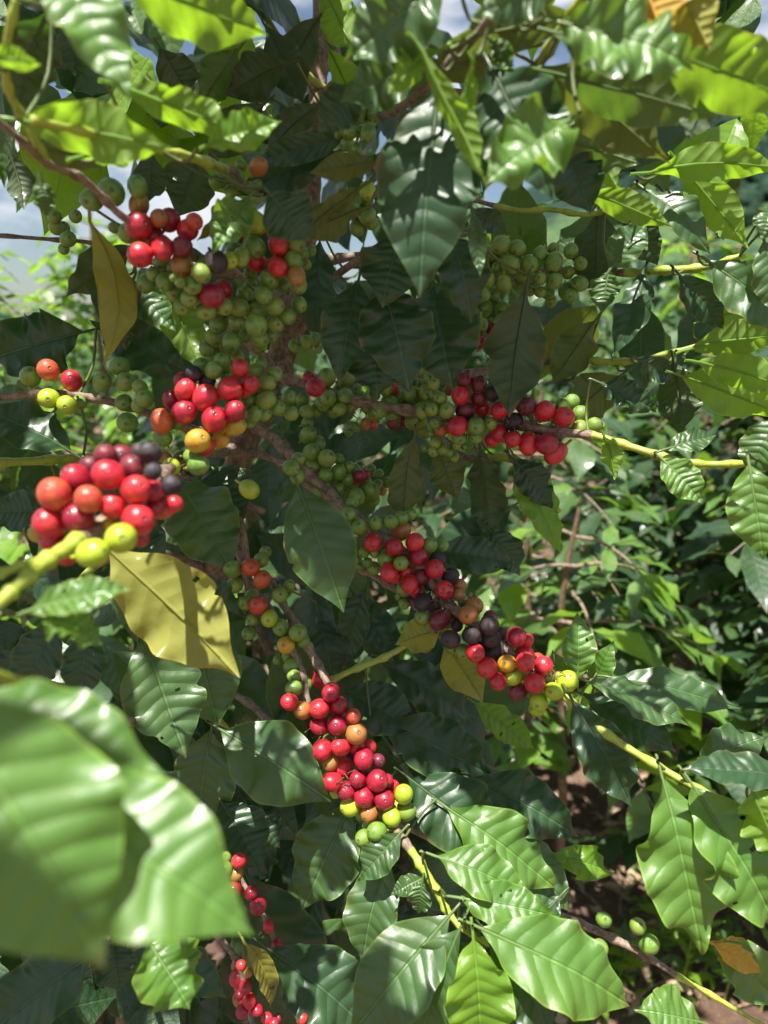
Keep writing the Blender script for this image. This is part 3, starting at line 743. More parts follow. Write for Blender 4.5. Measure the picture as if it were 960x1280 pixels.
cluster(230,1060,200,.585, """330 75 46 r,252 122 40 g,312 155 44 n,232 185 34 n .01,300 248 46 c,402 270 40 c,445 348 52 c,505 470 36 r .02,560 590 38 c .02,325 780 50 r,345 900 52 n,385 925 52 r -.01,320 710 36 n .01,250 60 36 g .01,340 840 40 n .01""")
cluster(620,940,340,.66, """380 592 28 g,500 615 28 g,540 680 34 g,368 690 28 g""", 1.0)
cluster(370,120,200,.50, """330 215 44 g,430 225 52 g,330 370 40 g,365 320 34 g .01,370 90 60 g .02,300 200 46 g .02,470 110 48 g .02,440 160 44 g .02,260 230 34 g .02,430 570 54 G,330 660 52 g,420 630 46 g .01,430 720 54 g,380 700 44 g .01,450 760 44 g .01""")
cluster(270,170,200,.47, "255 185 54 n,45 200 50 g .05,130 240 40 g .06,200 310 40 g .06,90 330 40 g .07")
cluster(290,1200,100,.55, "110 60 60 r,190 150 58 n,160 330 80 c,90 420 60 c .01,210 500 80 r,300 600 70 r,120 620 80 c,420 700 70 r .01,500 760 60 r,840 700 70 r .02,850 620 60 c .03,560 700 50 m .02")

EX = []
for p, r_, k in list(CH):
    pj_ = proj(p)
    if k != 'g' or (pj_[0] > 700 and pj_[1] > 1100) or (480 < pj_[0] and pj_[1] > 960) or pj_[0] < 130: continue
    for _ in range(2):
        if rnd.random() < .35: continue
        c_ = (p-cam.location).normalized(); o_ = Vector((rnd.uniform(-1, 1), rnd.uniform(-1, 1), rnd.uniform(-1, 1))); o_ = (o_ - o_.dot(c_)*c_).normalized()
        nr = r_*rnd.uniform(.75, 1.0); q = p + o_*(r_+nr)*rnd.uniform(.6, 1.0) + c_*(r_*rnd.uniform(.9, 1.8))
        if all((q-pp).length > (nr+r2)*.85 for pp, r2 in placed): placed.append((q, nr)); EX.append((q, nr, 'g'))
CH.extend(EX)
order = sorted(range(len(CH)), key=lambda i: -CH[i][1]/proj(CH[i][0])[2])
indiv = set(order[:300])
rest = Mass()
vrest = [cherry_geo(.01, 1.05, 12, 10, True, 5)]
def tri_fix(f): return np.array([q if len(q) == 4 else (q[0], q[1], q[2], q[2]) for q in f])
CK = list(CMAT)
rm = {k: [] for k in CK}
for i, (p, r, k) in enumerate(CH):
    rg = random.Random(i*7+1)
    dist, bo, bq = nearest_branch(p)
    out = (p-bq).normalized(); cv = (cam.location-p).normalized()
    ax = (out*.85 + cv*.75 + Vector((rg.uniform(-.5, .5), rg.uniform(-.5, .5), rg.uniform(-.5, .5)))).normalized()
    M = Matrix.Translation(p) @ ax.to_track_quat('Z', 'Y').to_matrix().to_4x4() @ Matrix.Rotation(rg.uniform(0, 6.28), 4, 'Z') @ Matrix.Diagonal((r/.01*rg.uniform(.90, 1.02), r/.01*rg.uniform(.97, 1.04), r/.01*rg.uniform(.94, 1.10), 1))
    ML = Matrix.Translation(-tree.location) @ M
    if i in indiv:
        o = link('cherry', cherry_mesh(k, rg.randrange(3)), bo); o.matrix_basis = ML
        o['label'] = COLN[k]
    else: rm[k].append(ML)
bm_v = []; bm_f = []; bm_mi = []; bm_uv = []
gv, gf, guv = cherry_geo(.01, 1.05, 14, 10, True, 5); gv = np.array(gv); off = 0
for ki, k in enumerate(CK):
    for ML in rm[k]:
        A = np.array(ML); bm_v.append(gv @ A[:3, :3].T + A[:3, 3]); bm_f += [tuple(x+off for x in q) for q in gf]; bm_mi += [ki]*len(gf); bm_uv.append(np.array(guv)); off += len(gv)
if off:
    me = bpy.data.meshes.new('cherry'); me.from_pydata([tuple(x) for x in np.vstack(bm_v)], [], bm_f)
    alluv = np.vstack(bm_uv).astype(np.float32); idx = [i for q in bm_f for i in q]
    me.uv_layers.new(name='UVMap').data.foreach_set('uv', alluv[idx].ravel())
    me.polygons.foreach_set('use_smooth', [True]*len(bm_f)); me.polygons.foreach_set('material_index', bm_mi); me.update()
    o = link('cherry', me, tree, mats=[CMAT[k] for k in CK]); o['kind'] = 'stuff'; o['label'] = 'small green and brown cherries deeper among the leaves'

rem = Mass(); rr_ = random.Random(77)
DRY = bark_mat('dried_flower', (.05,.03,.02), (.22,.15,.09), 120, .9)
for (px, py, d, n_, sp_) in ((552,748,.60,46,16),(583,768,.60,26,14),(640,835,.59,14,10),(690,838,.585,18,9),(222,585,.50,26,14),(200,592,.46,16,12),(650,530,.59,30,20),(700,530,.59,20,12),(462,515,.63,22,20),(410,918,.58,16,16),(440,975,.575,16,16),(590,560,.61,20,20),(300,590,.60,10,10),(345,735,.62,8,8),(585,805,.60,22,18),(180,300,.455,14,14)):
    for _ in range(n_):
        p = P(px+rr_.gauss(0, sp_*.6), py+rr_.gauss(0, sp_*.5), d-.004+rr_.gauss(0, .004)); a = Vector([rr_.uniform(-1, 1) for _ in range(3)]).normalized(); L = rr_.uniform(.003, .009)
        v, f, uv, mm = tube_geo([(*p, .0006), (*(p+a*L*.5+Vector((0, 0, .001))), .0005), (*(p+a*L), .0003)], 4, 2, .2, 1)
        rem.add((v-np.array(tree.location), np.array([q for q in f if len(set(q)) == 4]), uv))
rem.build('dried_flower', [DRY], tree, 'stuff')

# ------------------------------------------------------------------ fill foliage of the main tree
LIT = [(130,600,.36),(90,630,.36),(150,670,.36),(60,650,.36),(170,610,.36),(110,690,.35),(185,640,.36),(650,790,.6),(660,840,.6),(690,850,.6),(620,840,.6),(710,850,.6),(670,880,.6),
 (60,465,.54),(90,475,.54),(80,500,.54),(60,495,.54),(202,525,.5),(245,550,.5),(230,500,.5),(50,950,.205),(200,1050,.215),(100,1100,.205),(150,900,.22),(30,1050,.205),(240,1080,.215),(280,1160,.215),(50,700,.33),(20,740,.32),
 (600,1100,.52),(650,1115,.52),(700,1200,.49),(650,1170,.49),(740,1240,.49),(590,1240,.47),(560,1220,.49),(520,1240,.5),(600,1280,.47),(540,1110,.55),(570,1150,.54),(830,1020,.5),(830,1080,.5),(840,1140,.5),(920,1080,.49),(890,1040,.49),(860,1000,.5),
 (120,160,.34),(180,175,.34),(240,30,.32),(230,150,.36),(190,10,.32),(300,30,.32),(120,70,.30),(140,30,.30),(300,165,.37),(850,110,.35),(900,120,.35),(800,130,.37),(900,200,.5),(950,200,.5),(890,260,.5),(910,290,.5),(780,250,.49),(820,270,.49),(860,280,.53),(940,640,.48),(935,610,.48),(850,600,.54),
 (340,940,.57),(310,950,.57),(370,970,.57),(800,870,.6),(850,880,.6),(760,790,.6),(720,800,.6),(690,640,.64),(700,610,.64),(650,180,.345),(680,200,.345),(570,180,.34),(600,120,.34),(780,80,.33),(280,285,.44),(320,280,.47),(205,385,.58),(235,430,.62),(505,990,.57),(490,1000,.57),(400,860,.585),(400,940,.585),(430,130,.36),(470,50,.34),(500,30,.34),
 (760,900,.56),(730,880,.57),(820,950,.53),(210,1220,.42),(190,1200,.42),(800,360,.58),(920,380,.53),(950,350,.5),(920,430,.56),(920,475,.55),(900,500,.57),(800,560,.56),(860,580,.55),(250,1000,.62),(660,1060,.6),(630,1050,.6),(230,800,.46),(270,830,.46),(80,760,.315),(100,790,.32),(810,20,.33),(600,850,.595),(640,820,.595),(700,690,1.2),(760,730,1.2),(800,1180,.6),(890,1190,.55)]
LITP = [P(*q) for q in LIT]
for px, py in ((690,930),(650,940),(730,930),(740,1180),(800,1240),(880,1240),(700,1220),(620,1150),(930,1260)):
    ray = P(px, py, 1)-cam.location; LITP.append(cam.location + ray*(-CAMZ/ray.z))
def shades(p, rad=.045):
    for q in LITP:
        w = p-q; t = w.dot(SUN)
        if t > .01 and (w - SUN*t).length < rad: return True
    return False
fillmeshes = [leaf_geo(1, .40+.05*(i % 3), .04+.02*(i % 4), .15+.06*(i % 3), .06, 0, .3*((i % 5)-2)/2, 1, 14, 6, .08, 100+i) for i in range(6)]
def fill_me(k, i):
    key = ('fill', k, i)
    if key not in CME:
        v, f, uv = fillmeshes[i]
        v = v.copy(); CME[key] = mesh('leaf', v, f, uv); CME[key].materials.append(LM[k])
    return CME[key]
fills = []
def add_fill(p, a, n, L, k): fills.append((frame_mat(p, a, n) @ Matrix.Diagonal((L, L, L, 1)), k, rnd.randrange(6), L, p))
# dark interior, seen between the hero leaves
def region_fill(n, x0, x1, y0, y1, d0, d1, mats, Ls=(.09, .14), down=.8):
    for _ in range(n):
        px, py, d = rnd.uniform(x0, x1), rnd.uniform(y0, y1), rnd.uniform(d0, d1)
        p = P(px, py, d)
        a = Vector((rnd.uniform(-1, 1), rnd.uniform(-1, 1)*.7, -down*rnd.uniform(.2, 1.6))).normalized()
        n_ = Vector((rnd.uniform(-.7, .7), -rnd.uniform(.2, 1.2), rnd.uniform(.1, 1.3))).normalized()
        if n_.cross(a).length < .3: continue
        L = rnd.uniform(*Ls)
        if shades(p + a*L*.5, .05): continue
        add_fill(p - a*L*.5, a, n_, L, rnd.choice(mats))
SH = [((B+T)/2) for (B, T, d), k in zip(HB, HK) if k == 'D'] + [p for p, _, _ in CH[:420:2]]  # spots that get unseen leaves added towards the sun to shade them
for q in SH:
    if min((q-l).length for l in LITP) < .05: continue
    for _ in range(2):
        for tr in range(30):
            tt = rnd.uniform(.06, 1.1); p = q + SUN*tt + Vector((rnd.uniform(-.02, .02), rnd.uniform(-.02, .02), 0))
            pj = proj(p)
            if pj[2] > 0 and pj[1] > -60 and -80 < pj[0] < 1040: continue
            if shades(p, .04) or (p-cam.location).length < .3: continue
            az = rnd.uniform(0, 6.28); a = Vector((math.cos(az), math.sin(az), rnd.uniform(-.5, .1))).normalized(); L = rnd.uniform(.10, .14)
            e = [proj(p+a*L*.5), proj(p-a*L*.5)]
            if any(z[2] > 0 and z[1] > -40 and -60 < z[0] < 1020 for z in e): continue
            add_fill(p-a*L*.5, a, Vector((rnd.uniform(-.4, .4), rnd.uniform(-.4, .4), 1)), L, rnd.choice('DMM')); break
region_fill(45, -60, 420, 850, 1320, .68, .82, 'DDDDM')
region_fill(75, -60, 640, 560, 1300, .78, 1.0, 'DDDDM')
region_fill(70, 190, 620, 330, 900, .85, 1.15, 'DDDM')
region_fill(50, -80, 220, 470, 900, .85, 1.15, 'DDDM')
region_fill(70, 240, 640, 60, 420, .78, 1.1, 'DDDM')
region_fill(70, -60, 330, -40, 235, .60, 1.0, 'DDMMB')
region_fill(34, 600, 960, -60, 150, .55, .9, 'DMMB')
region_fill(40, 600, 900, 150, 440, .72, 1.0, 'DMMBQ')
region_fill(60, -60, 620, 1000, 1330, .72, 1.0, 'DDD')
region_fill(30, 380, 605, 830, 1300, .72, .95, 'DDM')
# overhead canopy: unseen leaves added above the view to shade the interior
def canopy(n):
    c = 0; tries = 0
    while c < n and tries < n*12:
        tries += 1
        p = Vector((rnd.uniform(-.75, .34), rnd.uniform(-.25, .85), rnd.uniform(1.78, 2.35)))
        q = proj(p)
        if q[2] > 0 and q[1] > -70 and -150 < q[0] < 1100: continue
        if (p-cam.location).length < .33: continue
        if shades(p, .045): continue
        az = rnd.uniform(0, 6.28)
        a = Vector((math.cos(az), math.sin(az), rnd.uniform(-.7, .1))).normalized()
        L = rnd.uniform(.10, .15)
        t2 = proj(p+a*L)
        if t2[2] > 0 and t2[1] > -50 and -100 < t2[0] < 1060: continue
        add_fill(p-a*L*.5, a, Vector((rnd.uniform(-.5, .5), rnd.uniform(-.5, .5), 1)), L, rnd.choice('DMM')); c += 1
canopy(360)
vis = []
for i, (M, k, j, L, p) in enumerate(fills):
    q = proj(p); s = L/q[2] if (q[2] > .1 and -60 < q[0] < 1020 and -60 < q[1] < 1340) else 0
    vis.append((s, i))
vis.sort(reverse=True); top_ids = {i for s, i in vis[:300-hero_n] if s > 0}
mass = Mass(); MK = list(LM)
for i, (M, k, j, L, p) in enumerate(fills):
    ML = Matrix.Translation(-tree.location) @ M
    if i in top_ids:
        d_, bo, bq = nearest_branch(p)
        o = link('leaf', fill_me(k, j), bo); o.matrix_basis = ML
    else: mass.add(fillmeshes[j], ML, MK.index(k))
mo = mass.build('leaf', [LM[k] for k in MK], tree, 'stuff'); mo['label'] = 'mass of dark leaves deep inside the tree, and unseen ones added above it for shade'
# shoots carrying that foliage
sh = Mass()
for i in range(26):
    z = rnd.uniform(1.95, 2.3); az = rnd.uniform(0, 6.28)
    o_ = Vector((P(300, 560, .7).x+.02, P(300, 560, .78).y, z)); Ln = rnd.uniform(.35, .6)
    e = o_ + Vector((math.cos(az)*Ln, abs(math.sin(az))*Ln*.8+.1, -.05))
    if z > 1.8: e = o_ + Vector((math.cos(az)*Ln, math.sin(az)*Ln*.8, .05))
    m_ = (o_+e)/2 + Vector((0, 0, .05))
    v, f, uv, mm = tube_geo([(*o_, .005), (*m_, .004), (*e, .002)], 6, 5, .1, i)
    sh.add((v-np.array(tree.location), np.array([q for q in f if len(set(q)) == 4]), uv))
sh.build('branch', [TWIG], tree, 'stuff')

# ================================================================== NEIGHBOURING COFFEE TREES
lowleaf = [leaf_geo(1, .38+.04*(i % 3), .06+.03*(i % 3), .2, .07, 0, .2*(i-1), .8, 9, 4, 0, 300+i) for i in range(4)]
def low_me(k, i):
    key = ('low', k, i)
    if key not in CME: CME[key] = mesh('leaf', *lowleaf[i]); CME[key].materials.append(LM[k])
    return CME[key]
def coffee(x, y, H, label, seed, z0=.35, spread=.62, fruits=0, mats='MMMDB', dens=1., leafL=.125, clear=None):  # mats: dark and pale leaf mixes put shade and sun into the colour
    rg = random.Random(seed); t = empty('coffee_tree', label, 'coffee tree', (x, y, 0), 'coffee trees behind the fruiting one')
    v, f, uv, m = tube_geo([(0, 0, -.05, .022*H/1.8), (.01, .01, H*.4, .015*H/1.8), (-.02, .01, H*.8, .010*H/1.8), (0, 0, H, .004)], 9, 6, .2, seed)
    ff = np.array([q for q in f if len(set(q)) == 4])
    link('trunk', mesh('trunk', v, ff, uv), t, BARK)
    bm = Mass(); leaves = []; cm = []
    nlev = int((H-z0)/.07*dens)
    for i in range(nlev):
        z = z0 + (H-z0)*i/nlev; az = i*1.62 + rg.uniform(-.3, .3)
        Lb = spread*(1-.75*((z-z0)/(H-z0))**1.6)*rg.uniform(.75, 1.1)
        for s in (0, math.pi):
            A = az+s; dv = Vector((math.cos(A), math.sin(A), 0)); pts = []
            for k in range(5):
                u = k/4; pts.append((*(dv*Lb*u + Vector((0, 0, z + Lb*(.22*u - .42*u*u)))), .0045*(1-.7*u)))
            v, f, uv, m = tube_geo(pts, 5, 2, .1, seed); bm.add((v, np.array([q for q in f if len(set(q)) == 4]), uv), None, 0)
            nn = int(Lb/.037)
            cc = catmull(pts, 8)
            for j in range(2, nn+1):
                u = j/nn; q = cc[min(len(cc)-1, int(u*(len(cc)-1)))]; p = Vector(q[:3]); q2 = Vector(cc[min(len(cc)-1, int(u*(len(cc)-1))+1)][:3]); q1 = Vector(cc[max(0, int(u*(len(cc)-1))-1)][:3])
                dd = (q2-q1).normalized(); sd_ = dd.cross(Vector((0, 0, 1))).normalized()
                for w in (-1, 1):
                    if rg.random() < .12: continue
                    a = (dd*rg.uniform(.3, .9) + sd_*w*rg.uniform(.6, 1.1) + Vector((0, 0, rg.uniform(-.75, .15)))).normalized()
                    n = Vector((rg.uniform(-.35, .35), rg.uniform(-.35, .35), 1))
                    Ll = leafL*rg.uniform(.7, 1.15)*(.65 if j == nn else 1)
                    leaves.append((p+Vector((x, y, 0)), a, n, Ll, 'B' if (j >= nn-1 and 'B' in mats and rg.random() < .5) else rg.choice(mats), rg.randrange(4)))
                if fruits and rg.random() < fruits and u < .8:
                    for _ in range(rg.randrange(3, 8)): cm.append((p + Vector((rg.uniform(-.016, .016), rg.uniform(-.016, .016), rg.uniform(-.012, .012))), rg.choice('rcgggonk')))
    bm.build('branch', [TWIG], t, 'stuff')
    sc_ = []
    for i, l in enumerate(leaves):
        q = proj(l[0]); sc_.append(((l[3]/q[2]) if (q[2] > .2 and -40 < q[0] < 1000 and -40 < q[1] < 1320) else 0, i))
    sc_.sort(reverse=True); ids = {i for s, i in sc_[:300] if s*F > 10}
    ms = Mass(); T_ = Matrix.Translation(-t.location)
    for i, (p, a, n, Ll, k, j) in enumerate(leaves):
        if abs(a.normalized().dot(n.normalized())) > .97: continue
        M = T_ @ frame_mat(p, a, n) @ Matrix.Diagonal((Ll, Ll, Ll, 1))
        if i in ids:
            o = link('leaf', low_me(k, j), t); o.matrix_basis = M
        else: ms.add(lowleaf[j], M, MK.index(k))
    if ms.n: ms.build('leaf', [LM[k] for k in MK], t, 'stuff')
    if cm:
        gv, gf, guv = cherry_geo(.0075, 1.05, 8, 6, False, 5); gv = np.array(gv); cmm = Mass()
        for p, k in cm: cmm.add((gv+np.array(p), tri_fix(gf), np.array(guv)), None, CK.index(k))
        cmm.build('cherry', [CMAT[k] for k in CK], t, 'stuff')
    return t
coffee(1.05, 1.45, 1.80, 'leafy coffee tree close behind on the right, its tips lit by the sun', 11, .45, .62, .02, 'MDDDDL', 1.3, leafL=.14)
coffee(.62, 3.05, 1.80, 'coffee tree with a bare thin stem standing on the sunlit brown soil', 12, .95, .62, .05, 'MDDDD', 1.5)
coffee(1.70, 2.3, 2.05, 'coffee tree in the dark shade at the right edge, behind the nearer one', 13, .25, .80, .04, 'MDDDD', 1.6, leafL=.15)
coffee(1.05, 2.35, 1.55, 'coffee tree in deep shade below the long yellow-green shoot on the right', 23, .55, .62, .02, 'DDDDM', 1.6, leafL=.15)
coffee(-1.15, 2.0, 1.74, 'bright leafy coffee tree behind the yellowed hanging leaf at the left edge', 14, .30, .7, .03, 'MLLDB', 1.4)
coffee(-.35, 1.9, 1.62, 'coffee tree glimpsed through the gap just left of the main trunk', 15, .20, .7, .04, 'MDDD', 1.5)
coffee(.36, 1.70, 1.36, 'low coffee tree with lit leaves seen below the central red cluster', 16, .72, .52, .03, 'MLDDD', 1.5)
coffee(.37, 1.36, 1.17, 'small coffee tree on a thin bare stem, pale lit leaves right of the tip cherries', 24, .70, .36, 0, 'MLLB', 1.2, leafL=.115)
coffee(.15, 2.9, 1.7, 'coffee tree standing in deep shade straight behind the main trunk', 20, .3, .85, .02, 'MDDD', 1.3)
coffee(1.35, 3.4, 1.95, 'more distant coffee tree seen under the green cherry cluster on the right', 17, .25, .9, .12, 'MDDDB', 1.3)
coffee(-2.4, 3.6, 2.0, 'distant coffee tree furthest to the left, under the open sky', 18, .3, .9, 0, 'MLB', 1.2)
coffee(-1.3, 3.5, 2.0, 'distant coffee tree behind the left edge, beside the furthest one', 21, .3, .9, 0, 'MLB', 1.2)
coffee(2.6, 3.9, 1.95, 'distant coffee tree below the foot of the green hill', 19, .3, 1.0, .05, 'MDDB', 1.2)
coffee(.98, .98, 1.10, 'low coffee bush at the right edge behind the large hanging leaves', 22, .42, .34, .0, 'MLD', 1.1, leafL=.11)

# ------------------------------------------------------------------ ground, clods, litter, weeds
def hgt(x, y): return .02*math.sin(x*1.7+.3)*math.cos(y*1.3) + .012*math.sin(x*5.1+y*3.3)
def axis(a, b, c, n1, n2):
    return list(np.linspace(-a, -b, n2, endpoint=False)) + list(np.linspace(-b, c, n1, endpoint=False)) + list(np.linspace(c, a, n2+1))
xs = axis(2500, 5, 5, 120, 10); ys = axis(2500, 1, 8, 110, 10)
gvv = [(x, y, hgt(x, y) if abs(x) < 6 and abs(y) < 9 else 0) for y in ys for x in xs]
nx = len(xs); gf = [(j*nx+i, j*nx+i+1, (j+1)*nx+i+1, (j+1)*nx+i) for j in range(len(ys)-1) for i in range(nx-1)]
m, t = new_mat('soil'); ln = t.links.new
tcn = t.nodes.new('ShaderNodeTexCoord'); oc = tcn.outputs['Object']
a1 = noise(t, oc, 4, 5, .6); a2 = noise(t, oc, 45, 6, .7)
col = mixc(t, smooth(t, a1, .35, .65), (.12,.066,.044), (.20,.125,.09)); col = mixc(t, smooth(t, a2, .5, .72), col, (.32,.22,.165))
col = mixc(t, smooth(t, a2, .42, .3), col, (.07,.04,.03))
bp = t.nodes.new('ShaderNodeBump'); bp.inputs['Strength'].default_value = 1; bp.inputs['Distance'].default_value = .02; ln(a2, bp.inputs['Height'])
pr = t.nodes.new('ShaderNodeBsdfPrincipled'); ln(col, pr.inputs['Base Color']); pr.inputs['Roughness'].default_value = .95; ln(bp.outputs[0], pr.inputs['Normal'])
out = t.nodes.new('ShaderNodeOutputMaterial'); ln(pr.outputs[0], out.inputs['Surface']); SOIL = m
go = link('ground', mesh('ground', gvv, np.array(gf)), None, SOIL); go['kind'] = 'structure'; go['label'] = 'reddish brown soil between the coffee rows'
clod = Mass(); rg = random.Random(5)
ico_v = []; 
def lump(r, rg):
    v = []; f = []
    S, Rn = 7, 4
    for i in range(1, Rn):
        th = math.pi*i/Rn
        for s in range(S):
            k = r*rg.uniform(.75, 1.15); v.append((k*math.sin(th)*math.cos(6.283*s/S), k*math.sin(th)*math.sin(6.283*s/S), .6*k*math.cos(th)))
    n = len(v); v += [(0, 0, r*.6), (0, 0, -r*.6)]
    for i in range(Rn-2):
        for s in range(S): f.append((i*S+s, i*S+(s+1) % S, (i+1)*S+(s+1) % S, (i+1)*S+s))
    for s in range(S):
        f.append((n, (s+1) % S, s, s)); f.append((n+1, (Rn-2)*S+s, (Rn-2)*S+(s+1) % S, (Rn-2)*S+(s+1) % S))
    return np.array(v), f
def to_tris_mass(parts, name, mat, label):
    V = []; Fc = []; off = 0
    for v, f in parts:
        V.append(v); Fc += [tuple(dict.fromkeys(x+off for x in q)) for q in f]; off += len(v)
    me = bpy.data.meshes.new(name); me.from_pydata([tuple(x) for x in np.vstack(V)], [], Fc); me.materials.append(mat); me.update()
    o = link(name, me); o['kind'] = 'stuff'; o['label'] = label; return o
parts = []
for _ in range(1500):
    x, y = rg.uniform(-.6, 2.2), rg.uniform(.9, 3.6); r = .006*math.exp(rg.gauss(.2, .7))
    v, f = lump(min(r, .05), rg); parts.append((v+np.array([x, y, hgt(x, y)+r*.2]), f))
to_tris_mass(parts, 'soil_clod', SOIL, 'crumbled clods of brown soil scattered over the ground')
LIT_M = bark_mat('dry_litter', (.20,.12,.07), (.50,.38,.25), 60, .8)
lm = Mass()
for i in range(900):
    x, y = rg.uniform(-.5, 2.4), rg.uniform(.9, 3.8); az = rg.uniform(0, 6.28)
    a = Vector((math.cos(az), math.sin(az), rg.uniform(-.1, .25))); L = rg.uniform(.05, .11)
    lm.add(lowleaf[rg.randrange(4)], frame_mat(Vector((x, y, hgt(x, y)+.012)), a, Vector((rg.uniform(-.5, .5), rg.uniform(-.5, .5), 1))) @ Matrix.Diagonal((L, L*.8, L*1.6, 1)))
lo = lm.build('leaf_litter', [LIT_M], None, 'stuff'); lo['label'] = 'dry brown leaf litter lying on the soil'
stw = Mass()
for i in range(320):
    x, y = rg.uniform(-.2, 2.0), rg.uniform(1.0, 3.2); az = rg.uniform(0, 6.28); L = rg.uniform(.05, .22)
    a = Vector((math.cos(az), math.sin(az), 0)); p = Vector((x, y, hgt(x, y)+.01))
    v, f, uv, mm = tube_geo([(*p, .002), (*(p+a*L*.5+Vector((0, 0, .012))), .002), (*(p+a*L), .0012)], 5, 2, .2, i)
    stw.add((v, np.array([q for q in f if len(set(q)) == 4]), uv))
so_ = stw.build('dry_straw', [LIT_M], None, 'stuff'); so_['label'] = 'dry straw and twigs strewn on the sunlit soil'
# seedlings and weeds in the lower right corner
SEED = [(690,1255,1.35,'tiny seedling on the soil below the long bright leaf'), (770,1235,1.30,'narrow leaved weed beside the four loose green cherries'),
        (850,1240,1.25,'lime green weed beneath the hanging pair of large leaves'), (905,1250,1.10,'bushy weed right under the yellow leaf'),
        (950,1265,1.05,'weed in the very bottom right corner'), (740,1275,1.30,'weed at the bottom edge right of the bright leaf'), (820,1200,1.45,'small pale weed on the litter behind the twig'), (880,1215,1.25,'upright weed just left of the yellow leaf')]
for i, (px, py, d, lab) in enumerate(SEED):
    tt = P(px, py, d)
    z0 = hgt(tt.x, tt.y)
    ray = (P(px, py, 1)-cam.location); k = (z0-CAMZ)/ray.z; g = cam.location + ray*k
    rgg = random.Random(50+i); w = empty('weed', lab, 'weed', (g.x, g.y, z0))
    H = rgg.uniform(.10, .2)
    v, f, uv, mm = tube_geo([(0, 0, -.01, .002), (.01, 0, H*.6, .0017), (.02, .01, H, .001)], 5, 4, .1, i)
    link('stem', mesh('stem', v, np.array([q for q in f if len(set(q)) == 4]), uv), w, STEM)
    for j in range(16):
        zz = H*(.2+.8*j/16); az = j*2.4; a = Vector((math.cos(az), math.sin(az), rgg.uniform(.0, .8))); L = rgg.uniform(.05, .085)
        o = link('leaf', low_me('B' if rgg.random() < .7 else 'M', j % 4), w)
        o.matrix_basis = frame_mat(Vector((.01, 0, zz)), a, Vector((rgg.uniform(-.3, .3), -.3, 1))) @ Matrix.Diagonal((L, L*rgg.uniform(.5, .9), L, 1))

gc = Mass(); rg = random.Random(21)
for i in range(1500):
    x = rg.uniform(.08, 1.0); y = rg.uniform(.80, 1.75)
    if math.sin(x*9+1)*math.cos(y*8) + rg.uniform(-.4, .4) < .05: continue
    az = rg.uniform(0, 6.28); L = rg.uniform(.018, .045)
    gc.add(lowleaf[i % 4], frame_mat(Vector((x, y, hgt(x, y)+rg.uniform(.005, .07))), Vector((math.cos(az), math.sin(az), rg.uniform(-.1, .7))), Vector((rg.uniform(-.4, .4), rg.uniform(-.4, .4), 1))) @ Matrix.Diagonal((L, L*rg.uniform(.5, 1), L, 1)), rg.choice([1, 2, 3, 3]))
go_ = gc.build('ground_cover', [LM[k] for k in MK], None, 'stuff'); go_['label'] = 'small bright green weeds creeping over the soil at lower right'
# ------------------------------------------------------------------ hill with forest, far slope vegetation
def hill_h(x, y):
    s = 1/(1+math.exp(-(x-60)/55)); r = 1/(1+math.exp(-(y-300)/60))
    b = 108*s*r + 26*s*(1/(1+math.exp(-(y-150)/30)))
    return b + (6*math.sin(x/17+y/29) + 4*math.sin(x/7.3-y/11))*s
hx = np.linspace(-250, 620, 175); hy = np.linspace(90, 620, 130)
hv = [(x, y, hill_h(x, y)-3) for y in hy for x in hx]; nx = len(hx)
hf = [(j*nx+i, j*nx+i+1, (j+1)*nx+i+1, (j+1)*nx+i) for j in range(len(hy)-1) for i in range(nx-1)]
m, t = new_mat('hillside'); ln = t.links.new
tcn = t.nodes.new('ShaderNodeTexCoord'); oc = tcn.outputs['Object']; sp_ = t.nodes.new('ShaderNodeSeparateXYZ'); ln(oc, sp_.inputs[0])
n1 = noise(t, oc, .03, 4, .6); n2 = noise(t, oc, .35, 5, .7)
forest = mixc(t, smooth(t, n2, .4, .65), (.010,.026,.020), (.022,.048,.034)); field = mixc(t, smooth(t, n2, .4, .6), (.045,.085,.035), (.075,.125,.05))
hz = mth(t, 'ADD', sp_.outputs[2], mth(t, 'MULTIPLY', n1, 50))
col = mixc(t, smooth(t, hz, 58, 68), field, forest)
pr = t.nodes.new('ShaderNodeBsdfPrincipled'); ln(col, pr.inputs['Base Color']); pr.inputs['Roughness'].default_value = .95; pr.inputs['Specular IOR Level'].default_value = .1
out = t.nodes.new('ShaderNodeOutputMaterial'); ln(pr.outputs[0], out.inputs['Surface'])
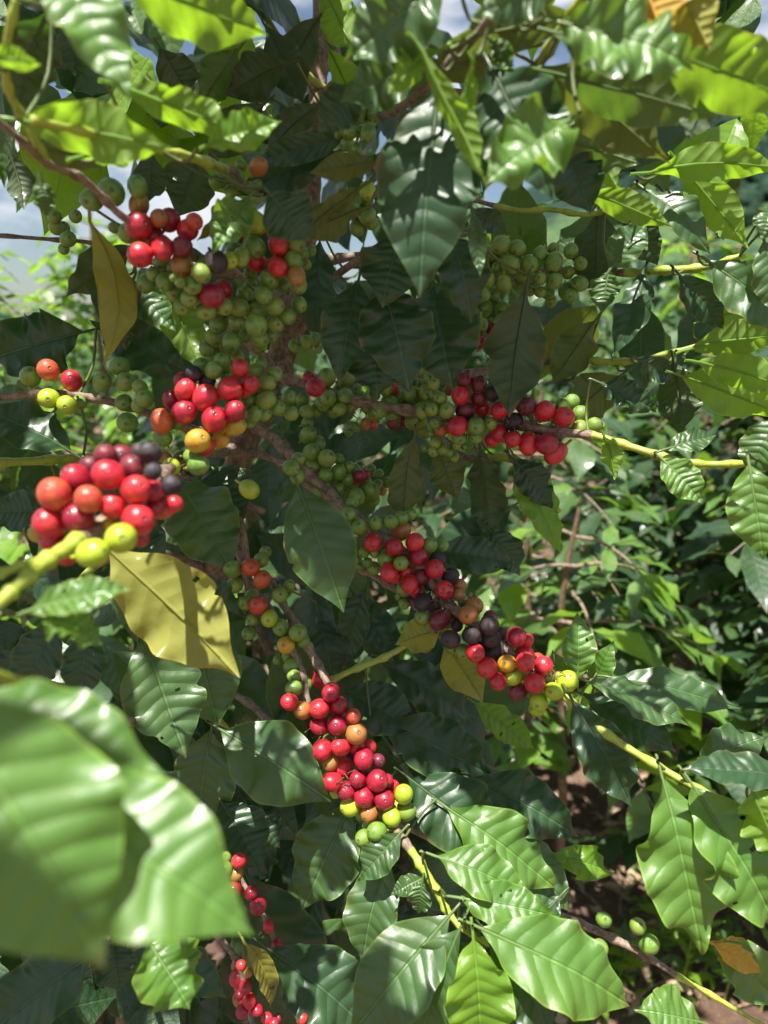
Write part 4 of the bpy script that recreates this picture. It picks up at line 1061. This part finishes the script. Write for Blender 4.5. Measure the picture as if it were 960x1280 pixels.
ho = link('hill', mesh('hill', hv, np.array(hf)), None, m); ho['kind'] = 'structure'; ho['label'] = 'wooded hill rising behind the plantation on the right'
fm = Mass(); rg = random.Random(9)
tm, t = new_mat('far_foliage'); ln = t.links.new
col = mixc(t, rand_val(t), (.010,.026,.018), (.030,.058,.036)); pr = t.nodes.new('ShaderNodeBsdfPrincipled'); ln(col, pr.inputs['Base Color']); pr.inputs['Roughness'].default_value = .9; pr.inputs['Specular IOR Level'].default_value = .1
out = t.nodes.new('ShaderNodeOutputMaterial'); ln(pr.outputs[0], out.inputs['Surface'])
parts = []
for _ in range(9000):
    x = rg.uniform(60, 420); y = rg.uniform(130, 560)
    q = proj(Vector((x, y, hill_h(x, y))))
    if not (740 < q[0] < 1100): continue
    z = hill_h(x, y)-3
    if z < 34 and rg.random() < .8: continue
    r = rg.uniform(1.6, 3.6); v, f = lump(r, rg); v = v*np.array([1, 1, 1.7]); parts.append((v+np.array([x, y, z+r*.6]), f))
to_tris_mass(parts, 'forest', tm, 'dark wood covering the upper hillside')

# far rows of coffee along the valley: one leafy mass
fr = Mass(); tiny = [leaf_geo(1, .42, .1, .25, .08, 0, 0, 0, 4, 2, 0, 900+i) for i in range(3)]
for i in range(30000):
    y = 4.6*math.exp(rg.random()*2.3); x = rg.uniform(-.72, .72)*y + .2
    row = round(y/1.9)*1.9; 
    if y < 14: y = row + rg.gauss(0, .33)
    z = 1.75*math.sqrt(rg.uniform(.01, 1)) * (1 - .25*abs(math.sin(x*2.1+row)))
    if y < 4.4: continue
    sc_l = max(1, y/9)
    az = rg.uniform(0, 6.28); a = Vector((math.cos(az), math.sin(az), rg.uniform(-.8, .2))); L = rg.uniform(.13, .2)*sc_l
    fr.add(tiny[i % 3], frame_mat(Vector((x, y, z)), a, Vector((rg.uniform(-.4, .4), rg.uniform(-.6, .2), 1))) @ Matrix.Diagonal((L, L, L, 1)), rg.choice([1, 0, 0, 0, 2]))
fo = fr.build('coffee_rows', [LM[k] for k in MK], None, 'stuff'); fo['label'] = 'far rows of coffee bushes stretching across the valley floor'
